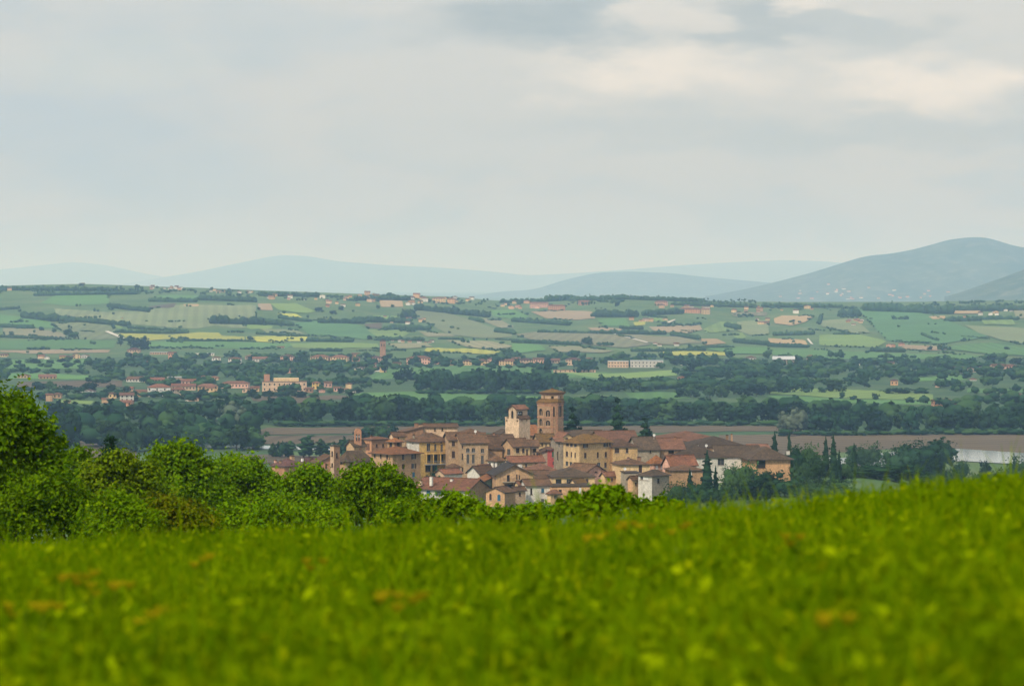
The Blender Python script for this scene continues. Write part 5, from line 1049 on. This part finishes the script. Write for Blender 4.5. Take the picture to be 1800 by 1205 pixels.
near_tree('broad green tree in the middle of the edge trees', 130, [(404, 826, 28), (436, 834, 32), (466, 852, 30), (396, 868, 36), (440, 884, 46), (484, 884, 30), (425, 925, 46)], 22000, .095, NB, 4)
near_tree('green tree in front of the low dusky roofs', 118, [(520, 856, 28), (548, 848, 30), (574, 862, 24), (528, 895, 38), (572, 900, 34), (550, 930, 44)], 18000, .085, NB, 5)
near_tree('dark green bushy tree in front of the square tan house', 98, [(640, 840, 26), (614, 858, 24), (672, 850, 32), (704, 872, 28), (640, 888, 46), (690, 908, 44), (600, 910, 34)], 22000, .075, ND, 6)
near_tree('dark leafy bush at the foot of the large dark tree', 72, [(95, 885, 50), (50, 915, 56), (135, 912, 44), (160, 940, 40)], 14000, .07, ND, 7, 'bush', 'bush')
near_tree('light green bush in front of the olive leaved tree', 66, [(205, 905, 38), (170, 922, 36), (238, 925, 36), (190, 950, 50)], 10000, .06, NB, 8, 'bush', 'bush')
near_tree('russet tinged bush in front of the bright dome shaped tree', 68, [(290, 905, 34), (325, 915, 34), (345, 935, 40), (280, 940, 40)], 10000, .06, NR, 9, 'bush', 'bush')
near_tree('green bush below the broad middle tree', 80, [(400, 935, 46), (460, 925, 44), (520, 935, 46), (570, 930, 40)], 12000, .07, NB, 10, 'bush', 'bush')
near_tree('low green hedge along the brow below the orange house', 52, [(850, 905, 18), (880, 908, 18), (910, 908, 18), (940, 905, 20), (970, 908, 18), (900, 925, 24), (950, 925, 24), (860, 925, 24)], 7000, .05, NB, 21, 'bush', 'bush')
near_tree('small bush on the brow right of the bright bush', 46, [(1130, 893, 16), (1160, 890, 16), (1190, 892, 14), (1150, 908, 24), (1185, 908, 22)], 4000, .045, NB, 22, 'bush', 'bush')
near_tree('low green bush in front of the large rust red roof', 62, [(735, 898, 26), (765, 905, 26), (800, 890, 26), (830, 900, 22), (700, 925, 40), (770, 925, 40)], 11000, .055, NB, 11, 'bush', 'bush')
near_tree('bright bush standing above the grass brow below the big cream house', 32, [(1078, 876, 22), (1045, 872, 18), (1010, 880, 14), (1102, 884, 16), (1062, 895, 32), (1015, 900, 26), (985, 892, 11)], 6500, .036, NB, 12, 'bush', 'bush')
near_tree('slender dark spruce top poking up behind the olive leaved tree', 150, [(195, 775, 9), (193, 795, 16), (196, 815, 22), (195, 840, 28)], 3500, .08, FC, 13, 'spruce_tree', 'tree')
near_tree('dark green shrub between the large dark tree and the olive leaved one', 112, [(135, 808, 26), (150, 835, 30), (130, 860, 40), (120, 900, 50)], 9000, .085, ND, 14, 'bush', 'bush')
# ------------------------------------------------------------------ valley villages and hillside hamlets
VW = [('white', 1.0), ('cream', 1.1), ('pale', 1.4), ('orange', .25), ('pink', .45), ('ochre', .5), ('tan', .8)]
DW = dict(white='white', cream='cream', pale='pale', orange='orange', pink='pink', ochre='ochre', tan='tan', grey='grey', salmon='salmon', brick='brick brown', yellow='yellow', brown='brown')
PALER = surf('pale_sheet_roof', (.42, .42, .40), (.36, .36, .345), .2); WU = MB(); WU.box(-.5, .5, -.06, .02, 0, 1); WUM = WU.mesh('window', [VOID])
def vhouse(x0, x1, base, hpx, wall=None, roof=None, rt=None, desc=None, win=True, depth=None, th=None, flat=False, label=None, cat='house', name='village_house'):
    """a house on the valley floor or the hills: picture columns, foot row, wall height in picture rows"""
    px = (x0 + x1) / 2; q = hit(px, base); s = q.y / F; th = R.uniform(-14, 14) if th is None else th; t = RAD(th)
    W = (x1 - x0) * s * .93; Dp = depth or R.uniform(.6, .95) * min(W, 13); H = hpx * s
    roof = roof or R.choice(['terra', 'brown', 'brown', 'dusk', 'terra'])
    wall = wall or R.choices([w for w, _ in VW], [k for _, k in VW])[0]; rt = rt or R.choice(['gx', 'gx', 'hip', 'gy' if W < 11 else 'hip']); rise = min(W, Dp) * .5 * .36
    if flat: rt = 'flat'
    ov = .5; pl, gab = roof_planes(rt, W, Dp, H, rise, ov)
    mb = MB(); mb.box(0, W, 0, Dp, -.6, H, 0)
    for side, g in gab: mb.face(g, 0)
    small = (x1 - x0) < 13
    loc = Vector((q.x, q.y, q.z)) - Vector((math.cos(t) * W / 2, math.sin(t) * W / 2, 0))
    rb = mb if small else MB()
    for p in pl: rb.slab([(a, b, c + .1) for a, b, c in p], .25, 1 if small else 0)
    d = desc or 'small %s house' % DW[wall] if small else desc or '%s house with %s roof' % (DW[wall], 'flat' if flat else {'terra': 'terracotta', 'red': 'red', 'brown': 'brown', 'grey': 'grey', 'white': 'white', 'orange': 'orange', 'dusk': 'dusky red'}.get(roof, roof))
    rm = PALER if roof == 'white' else ROOF[roof]
    if small: root = mb.build(name, [WALL[wall], rm]); root.location = loc; root.rotation_euler = (0, 0, t)
    else:
        root = empty(name, loc, t); mb.build('wall', [WALL[wall]], root); rb.build('roof', [rm], root)
        if win:
            nfl = max(1, int(round(H / 3.1))); nw = max(2, min(9, int(W / 2.6)))
            for f in range(nfl):
                for i in range(nw):
                    w = link(bpy.data.objects.new('window', WUM), root); w.location = (W * (i + .5) / nw, 0, H * (f + .3) / nfl); w.scale = (1.05, 1, 1.5)
            for i in range(2):
                w = link(bpy.data.objects.new('window', WUM), root); w.location = (0, Dp * (i + .5) / 2, H * .35); w.scale = (1.0, 1, 1.4); w.rotation_euler = (0, 0, -math.pi / 2)
    if label: tag(root, label, cat, 'houses in the valley')
    else: reg(root, d, px, base - hpx / 2, cat)
    return root
H_ = vhouse
# named buildings
ap = H_(258, 301, 697, 17, 'white', 'red', 'hip', label='white three storey apartment house with red roof and rows of balconies', th=6, depth=12)
q = hit(280, 697); s = q.y / F
for i in range(3):
    for j in range(3):
        m = MB(); x = (6 + 14 * j) * s; m.box(x, x + 6 * s, -1.2, -.01, (2 + 5 * i) * s, (2 + 5 * i) * s + .25); m.box(x, x + 6 * s, -1.2, -1.1, (2 + 5 * i) * s + .254, (2 + 5 * i) * s + 1.1); m.build('balcony', [WHITE], ap)
H_(300, 326, 697, 13, 'grey', 'red', 'hip', label='grey wing joined to the white apartment house', th=6); H_(236, 259, 697, 10, 'orange', 'terra', 'gx', label='bright orange house left of the white apartment house', th=-8); H_(210, 236, 706, 12, 'white', 'terra', 'gx', label='white house with terracotta roof left of the orange house', th=8)
H_(208, 232, 714, 8, 'salmon', 'red', 'gx'); H_(292, 330, 671, 8, 'grey', 'white', flat=True, label='long flat white roofed shed above the apartment house', cat='shed', name='shed', th=0, depth=14)
H_(347, 384, 692, 14, 'ochre', 'terra', 'hip'); H_(362, 376, 696, 15, 'cream', 'terra'); H_(387, 438, 682, 9, 'pink', 'terra', 'hip'); H_(300, 345, 686, 8, 'pale', 'red', 'gx'); H_(318, 345, 676, 7, 'pink', 'red', 'gx')
for a in ((30, 53, 665, 5), (68, 100, 666, 4), (352, 365, 668, 6), (368, 384, 668, 5), (220, 250, 671, 5), (252, 290, 672, 5), (216, 234, 688, 6), (190, 205, 700, 9), (178, 190, 708, 7), (80, 92, 705, 12), (92, 108, 700, 8), (113, 124, 711, 6), (140, 165, 691, 3), (425, 440, 690, 6), (440, 456, 688, 7), (330, 350, 705, 5)): H_(*a, roof=R.choice(['terra', 'red', 'brown']))
H_(143, 164, 692, 3, 'white', 'white', flat=True); H_(325, 337, 705, 5, 'white', 'grey', flat=True)
for a in ((104, 116, 633, 7, 'yellow'), (118, 130, 633, 6, 'cream'), (128, 141, 631, 8, 'cream'), (139, 157, 630, 5, 'white'), (66, 78, 631, 6, 'pale'), (78, 87, 632, 5, 'white'), (0, 13, 627, 4, 'cream'), (222, 246, 625, 11, 'pale'), (223, 236, 642, 6, 'white'), (249, 262, 641, 5, 'orange'), (372, 388, 634, 6, 'white'), (400, 424, 640, 10, 'white'), (326, 336, 641, 5, 'white'), (430, 448, 632, 6, 'pale'), (492, 516, 634, 8, 'pink'), (508, 520, 630, 6, 'cream'), (443, 470, 636, 6, 'white'), (487, 500, 613, 3, 'white')): H_(*a)
H_(262, 298, 623, 4, 'pale', 'white', flat=True, label='long low white shed right of the tall valley trees', cat='shed', name='shed', th=0); H_(295, 309, 632, 12, 'salmon', 'terra', 'gx', label='tall brick red house at the end of the long low shed'); H_(342, 377, 625, 4, 'white', 'white', flat=True, cat='shed', name='shed', label='white shed right of the brick red house', th=0)
# the school
sc_ = H_(458, 542, 688, 17, 'pale', 'grey', flat=True, label='long pale pink school with a flat pale roof and a square stair tower', cat='school', name='school', th=4, depth=22)
q = hit(500, 688); s = q.y / F; m = MB(); m.box(3 * s, 13 * s, 3, 8, 17 * s + .31, 30 * s); m.build('stair_tower', [WALL['salmon']], sc_); m = MB(); m.box(20 * s, 64 * s, 4, 18, 17 * s + .31, 23 * s); m.build('roof_hall', [WALL['cream']], sc_)
H_(503, 523, 656, 6, 'pink', 'brown', 'hip')
bl = H_(544, 578, 637, 10, 'cream', 'terra', 'hip', label='long cream apartment block, the one with the bright end wall', cat='apartment block', th=-10, depth=12); H_(579, 611, 637, 9.5, 'cream', 'terra', 'hip', label='cream apartment block joined at the right of the bright ended one', cat='apartment block', th=-10, depth=12)
for a in ((548, 561, 684, 12, 'yellow'), (570, 584, 681, 9, 'pink'), (607, 618, 686, 12, 'cream'), (586, 600, 688, 7, 'pink'), (600, 612, 690, 6, 'white'), (618, 634, 690, 6, 'white'), (560, 572, 690, 5, 'pink'), (536, 550, 690, 8, 'brick'), (619, 634, 628, 6, 'orange'), (618, 632, 635, 6, 'salmon'), (650, 670, 636, 8, 'pink'), (655, 672, 653, 7, 'white'), (668, 680, 655, 10, 'cream'), (598, 612, 649, 3, 'white'), (622, 642, 650, 3, 'white'), (640, 662, 645, 5, 'pale'),
          (813, 829, 642, 8, 'cream'), (836, 858, 642, 8, 'cream'), (876, 903, 642, 8, 'cream'), (914, 936, 642, 10, 'pale'), (936, 956, 642, 11, 'pink'), (690, 704, 644, 6, 'pale'), (760, 776, 640, 8, 'pink'), (778, 800, 642, 6, 'tan'), (856, 874, 638, 7, 'pink'), (993, 1019, 642, 11, 'pale'), (1022, 1046, 641, 9, 'white'), (900, 915, 636, 6, 'pale'), (960, 985, 638, 5, 'pale')): H_(*a)
H_(713, 757, 640, 11, 'pink', 'terra', 'hip', label='wide pink house with broad terracotta roof right of the church tower', th=-4, depth=12)
H_(970, 1050, 655, 5, 'pale', 'grey', flat=True, label='long low pale wall of sheds below the factory trees', cat='shed', name='shed', th=-1, depth=8)
fa = H_(1067, 1106, 646, 11, 'pale', 'white', flat=True, label='pinkish office end of the long white factory', cat='factory', name='factory', th=-2, depth=18); fb = H_(1106, 1168, 646, 11.5, 'white', 'white', flat=True, label='long white factory hall with pale flat roof', cat='factory', name='factory', th=-2, depth=24)
H_(1196, 1236, 642, 5, 'white', 'white', flat=True, label='low white hall right of the factory', cat='factory', name='factory', th=0); H_(1357, 1398, 640, 9, 'grey', 'white', 'gx', label='shed with a long white roof right of the valley middle', cat='shed', name='shed', th=-6, depth=16)
for a in ((1398, 1410, 637, 5, 'white'), (1678, 1697, 656, 9, 'white'), (1722, 1745, 656, 8, 'cream'), (1744, 1768, 650, 7, 'pale'), (1700, 1716, 654, 6, 'grey'), (1619, 1629, 658, 8, 'cream'), (1644, 1656, 656, 5, 'white'), (1565, 1579, 677, 9, 'orange'), (1643, 1654, 681, 7, 'pale'), (1675, 1690, 652, 4, 'cream'), (1756, 1790, 648, 5, 'pink'), (1770, 1800, 700, 6, 'red' if 0 else 'salmon'), (1734, 1750, 700, 6, 'orange'), (1705, 1717, 669, 3, 'white'), (1420, 1436, 632, 6, 'pale'), (1560, 1572, 642, 5, 'pale'), (1312, 1330, 634, 6, 'white'), (1250, 1262, 655, 5, 'white'), (1288, 1304, 648, 6, 'pale'), (1780, 1796, 660, 6, 'white'), (1190, 1204, 668, 5, 'pale'), (1240, 1254, 672, 4, 'salmon'), (1478, 1488, 640, 4, 'cream'), (1498, 1512, 642, 4, 'white'), (1530, 1540, 640, 5, 'pink')): H_(*a)
H_(1640, 1662, 714, 10, 'salmon', 'red', 'gx', label='red roofed farmhouse by the right riverside trees', th=12); H_(1676, 1708, 712, 8, 'brick', 'red', 'gx', label='long brick barn beside the red roofed farmhouse', cat='barn', name='barn', th=-4); H_(1655, 1672, 708, 6, 'yellow', 'terra', label='small yellow outbuilding between the farmhouse and the brick barn', th=0); H_(1688, 1706, 725, 6, 'white', 'grey', flat=True, label='small white shed among the right riverside trees', cat='shed', name='shed', th=0)
# church tower of the valley village
def valley_tower():
    q = hit(673, 632); s = q.y / F; root = empty('church_tower', q); tag(root, 'dark brick church tower standing over the valley village', 'church tower'); w = 5 * s; h = 33 * s
    m = MB(); m.box(-w, w, -w, w, -1, h); m.build('shaft', [WALL['brick']], root); r = MB()
    c = [(-w - .4, -w - .4), (w + .4, -w - .4), (w + .4, w + .4), (-w - .4, w + .4)]
    for i in range(4): r.slab([(*c[i], h), (*c[(i + 1) % 4], h), (0, 0, h + 1.6)], .3)
    r.build('roof', [ROOF['brown']], root)
    for x in (-.45, .45): m = MB(); m.box(x * w - .5, x * w + .5, -w - .03, -w + .2, h - 6, h - 3); m.build('belfry_opening', [VOID], root)
valley_tower()
def small_tower(px, base, wpx, hpx, label, name='tower', top=None):
    q = hit(px, base); s = q.y / F; root = empty(name, q); tag(root, label, 'tower'); w = wpx * s / 2; m = MB(); m.box(-w, w, -w, w, -1, hpx * s); m.build('shaft', [WALL['brown' if not top else 'grey']], root)
    r = MB(); k = top or 1.15; r.box(-w * k, w * k, -w * k, w * k, hpx * s, hpx * s * 1.25 if top else hpx * s + .8); r.build('roof' if not top else 'tank', [ROOF['brown'] if not top else WALL['grey']], root)
small_tower(775, 519, 4, 9, 'small square church tower in the ridge village'); small_tower(146, 503, 2.4, 5, 'water tower on the wooded ridge at left', 'water_tower', 2.2)
# farms and hamlets on the hillside: clusters of small houses
def cluster(x0, x1, y0, y1, n, wmin=5, wmax=11, walls=None):
    for i in range(n):
        px = R.uniform(x0, x1); w = R.uniform(wmin, wmax); H_(px - w / 2, px + w / 2, R.uniform(y0, y1), w * R.uniform(.38, .6), R.choice(walls) if walls else None, R.choice(['terra', 'terra', 'brown', 'red']))
cluster(262, 335, 505, 511, 16, 4, 9, ['pink', 'pale', 'white']); cluster(365, 445, 511, 517, 9, 4, 8, ['pale', 'white', 'cream']); cluster(0, 50, 509, 511, 4, 5, 9); cluster(470, 560, 518, 528, 9); cluster(560, 665, 520, 540, 15); cluster(715, 830, 522, 537, 20, 6, 12, ['cream', 'orange', 'white', 'pale']); cluster(630, 700, 518, 530, 7)
cluster(870, 960, 532, 543, 10, 6, 11, ['cream', 'orange', 'pink']); cluster(1140, 1260, 538, 545, 9, 6, 11); cluster(1265, 1345, 540, 550, 7); cluster(1345, 1430, 538, 552, 8); cluster(1720, 1790, 546, 554, 9, 5, 9, ['white', 'cream']); cluster(1470, 1520, 562, 575, 8, 5, 9, ['cream', 'white', 'orange']); cluster(1140, 1200, 604, 609, 5, 6, 10, ['orange', 'white']); cluster(1100, 1190, 562, 567, 6); cluster(670, 760, 558, 570, 6); cluster(1560, 1590, 608, 611, 3, 6, 12, ['salmon', 'pink']); cluster(1330, 1350, 560, 572, 4); cluster(690, 770, 600, 603, 8, 4, 8, ['white', 'pale']); cluster(210, 215, 560, 563, 1, 4, 5, ['cream']); cluster(1680, 1700, 557, 566, 3, 5, 8); cluster(1760, 1830, 540, 545, 4, 5, 8)
H_(930, 965, 541, 8, 'pink', 'terra', 'gx', label='largest terracotta roofed farmhouse above the pink hillside field'); H_(962, 994, 546, 9, 'salmon', 'terra', 'hip', label='wide pink farmhouse with red roof on the ridge right of middle'); H_(1016, 1036, 536, 6, 'salmon', 'terra', 'gx'); H_(1150, 1174, 537, 7, 'pink', 'terra', 'hip'); H_(1190, 1232, 550, 7, 'salmon', 'terra', 'hip', label='long pink manor on the ridge right of middle'); H_(1232, 1248, 552, 9, 'cream', 'terra', 'gx'); H_(762, 784, 533, 9, 'cream', 'terra', 'hip'); H_(785, 800, 533, 8, 'orange', 'terra')

# a pale town at the foot of the big mountain, a few pixels a house
from mathutils.bvhtree import BVHTree
_bv = BVHTree.FromPolygons([tuple(v) for v in BIGM[0]], [tuple(q) for q in BIGM[1]])
for k in range(34):
    px = R.choice([R.gauss(1450, 60), R.gauss(1540, 50), R.gauss(1640, 50)]); py = 527 - abs(R.gauss(0, 9)) - 1
    hitp = _bv.ray_cast(Vector((0, 0, 0)), Vector(((px - HX) / F, 1, (HY - py) / F)).normalized())[0]
    if hitp is None: continue
    s = hitp.y / F; w, h, dp = R.uniform(3, 7) * s, R.uniform(1.2, 2.4) * s, 9; m = MB(); m.box(-w / 2, w / 2, -dp / 2, dp / 2, -4, h, 0)
    pl, gab = roof_planes('gx', w, dp, h, 1.6, .4)
    for side, g in gab: m.face([(x - w / 2, y - dp / 2, z) for x, y, z in g], 0)
    for p in pl: m.slab([(x - w / 2, y - dp / 2, z + .1) for x, y, z in p], .3, 1)
    o = m.build('distant_house', [WALL[R.choice(['white', 'pale', 'pink'])], ROOF['terra']]); o.location = hitp; o['category'] = 'house'
    REG.append(('tiny pale house', 'at the foot of the big mountain', px, o))
# ------------------------------------------------------------------ the meadow's grass
def make_grass():
    rng = np.random.RandomState(11)
    def spots(n, y0, y1):
        # even cover over the ground the lens sees, with a margin at each side
        y = y0 + (y1 - y0) * rng.rand(n) ** 0.85; x = (rng.rand(n) * 2 - 1) * (0.21 * y + 1.3)
        return x, y
    # patchiness: taller and thinner stands
    def patch(x, y, s, o): return 0.5 + 0.5 * np.sin(x * s + o + 1.7 * np.sin(y * s * 0.6 + o)) * np.cos(y * s * 0.8 - o * 2 + 1.3 * np.sin(x * s * .7))
    n = 200000; x, y = spots(n, 2.6, 34.0); z = land(x, y)
    h = (0.12 + 0.19 * rng.rand(n)) * (0.65 + 0.6 * patch(x, y, 2.2, 0.7)); h *= np.where(rng.rand(n) < 0.02, 1.55, 1.0)
    a = rng.rand(n) * 6.283; lean = h * (0.08 + 0.5 * rng.rand(n)); w = 0.004 + 0.005 * rng.rand(n)
    t = rng.rand(n) * 6.283; tx, ty = np.cos(t) * w, np.sin(t) * w; lx, ly = np.cos(a) * lean, np.sin(a) * lean
    def ring(k, kw, kl): return np.stack([x + lx * kl - tx * kw, y + ly * kl - ty * kw, z + h * k], -1), np.stack([x + lx * kl + tx * kw, y + ly * kl + ty * kw, z + h * k], -1)
    p = [*ring(0, 1, 0), *ring(.55, .9, .3), *ring(1, .12, 1)]
    V = np.stack(p, 1).reshape(-1, 3); b = np.arange(n)[:, None] * 6
    Fq = np.concatenate([b + np.array([[0, 1, 3, 2]]), b + np.array([[2, 3, 5, 4]])])
    # broad little leaves of clover and vetch among the blades
    m = 75000; x, y = spots(m, 2.6, 32.0); xn, yn = spots(15000, 2.6, 10.0); x[:15000] = xn; y[:15000] = yn; z = land(x, y); hh = (0.07 + 0.21 * rng.rand(m) ** 0.8) * (0.55 + 0.7 * patch(x, y, 2.2, 0.7))
    big = rng.rand(m) < 0.06; q = np.where(big, 0.009 + 0.009 * rng.rand(m), 0.010 + 0.012 * rng.rand(m)); hh = np.where(big, hh * 1.15, hh)
    nrm = rng.randn(m, 3); nrm[:, 2] = np.abs(nrm[:, 2]) + 0.4; nrm /= np.linalg.norm(nrm, axis=1)[:, None]
    u = np.cross(nrm, rng.randn(m, 3)); u /= np.linalg.norm(u, axis=1)[:, None]; v = np.cross(nrm, u)
    c = np.stack([x, y, z + hh], -1); u *= q[:, None] * 1.5; v *= q[:, None] * 0.8
    V2 = np.stack([c - u, c - v, c + u, c + v], 1).reshape(-1, 3); F2 = len(V) + np.arange(m * 4).reshape(-1, 4)
    G1 = leafy('grass_blade', (0.158, 0.250, 0.001), (0.055, 0.125, 0.0005), 3.2, 0.45, c3=(0.26, 0.32, 0.001))
    G2 = leafy('clover_leaf', (0.150, 0.225, 0.001), (0.058, 0.115, 0.0005), 3.0, 0.4, c3=(0.25, 0.29, 0.001))
    G3 = leafy('bright_leaf', (0.32, 0.40, 0.002), (0.22, 0.30, 0.001), 2.0, 0.45)
    mi = np.concatenate([np.zeros(len(Fq)), np.where(big, 2, 1)])
    me = quads('grass', np.concatenate([V, V2]), np.concatenate([Fq, F2]), [G1, G2, G3], mi)
    tag(link(bpy.data.objects.new('grass', me)), 'lush green meadow grass and clover filling the foreground slope', 'grass', kind='stuff')
make_grass()
# ------------------------------------------------------------------ flowers standing above the grass
FLM = leafy('orange_petal', (0.42, 0.33, 0.005), (0.36, 0.27, 0.005), 4.0, 0.35); STM = leafy('flower_stem', (0.10, 0.16, 0.01), (0.07, 0.12, 0.01), 3.0, 0.2)
def flower_meshes(seed):
    rng = np.random.RandomState(seed); st = MB(); tube(st, [(0, 0, 0), (.01, .005, .16), (.02, 0, .30)], [.003, .0025, .002], 5)
    for i in range(4): a = rng.rand() * 6.28; z = .06 + .05 * i; st.face([(0, 0, z), (.03 * math.cos(a) - .008, .03 * math.sin(a), z + .02), (.06 * math.cos(a), .06 * math.sin(a), z + .035), (.03 * math.cos(a) + .008, .03 * math.sin(a), z + .01)])
    hd = []
    for k in range(3):
        m = MB(); cx, cy, cz = .02 + rng.randn() * .022, rng.randn() * .022, .30 + rng.randn() * .015
        pts = []
        for i in range(6):
            a = i * 1.047; pts += [(cx + .014 * math.cos(a - .4), cy + .014 * math.sin(a - .4), cz + .01), (cx + .024 * math.cos(a), cy + .024 * math.sin(a), cz + .016)]
        m.v = [(cx, cy, cz - .006)] + pts; m.f = [(0, 1 + i, 1 + (i + 1) % 12) for i in range(12)]; m.m = [0] * 12; hd.append(m.mesh('flower_head', [FLM]))
    return st.mesh('stem', [STM]), hd
_fm = [flower_meshes(i) for i in range(3)]
FLW = [(110, 1043), (162, 1042), (185, 1056), (202, 1060), (365, 1008), (45, 1095), (75, 1102), (278, 1118), (560, 1010), (670, 1084), (735, 1092), (1108, 938), (1124, 948), (1092, 950), (1145, 902), (1032, 970), (1205, 950), (1402, 968), (1450, 1135)]
for i, (px, py) in enumerate(FLW):
    # the flower heads stand about a hand above the ground the sight line meets
    d = 4.0
    while d < 24 and (HY - py) / F * d - (float(land((px - HX) / F * d, d)) + .27) > 0: d += .02
    x = (px - HX) / F * d; z = float(land(x, d)); st, hd = _fm[i % 3]
    r = empty('wild_flower', (x - .02, d, z - .01), 0, (1.05, 1.05, 1.05)); link(bpy.data.objects.new('stem', st), r); [link(bpy.data.objects.new('flower_head', h_), r) for h_ in hd]
    r['category'] = 'flower'; r['group'] = 'orange wild flowers in the meadow'
    zone = ('in the left third of the meadow' if px < 450 else 'in the meadow left of middle' if px < 900 else 'in the meadow right of middle' if px < 1300 else 'in the right of the meadow')
    REG.append(('blurred orange wild flower', zone, px, r))
label_all()
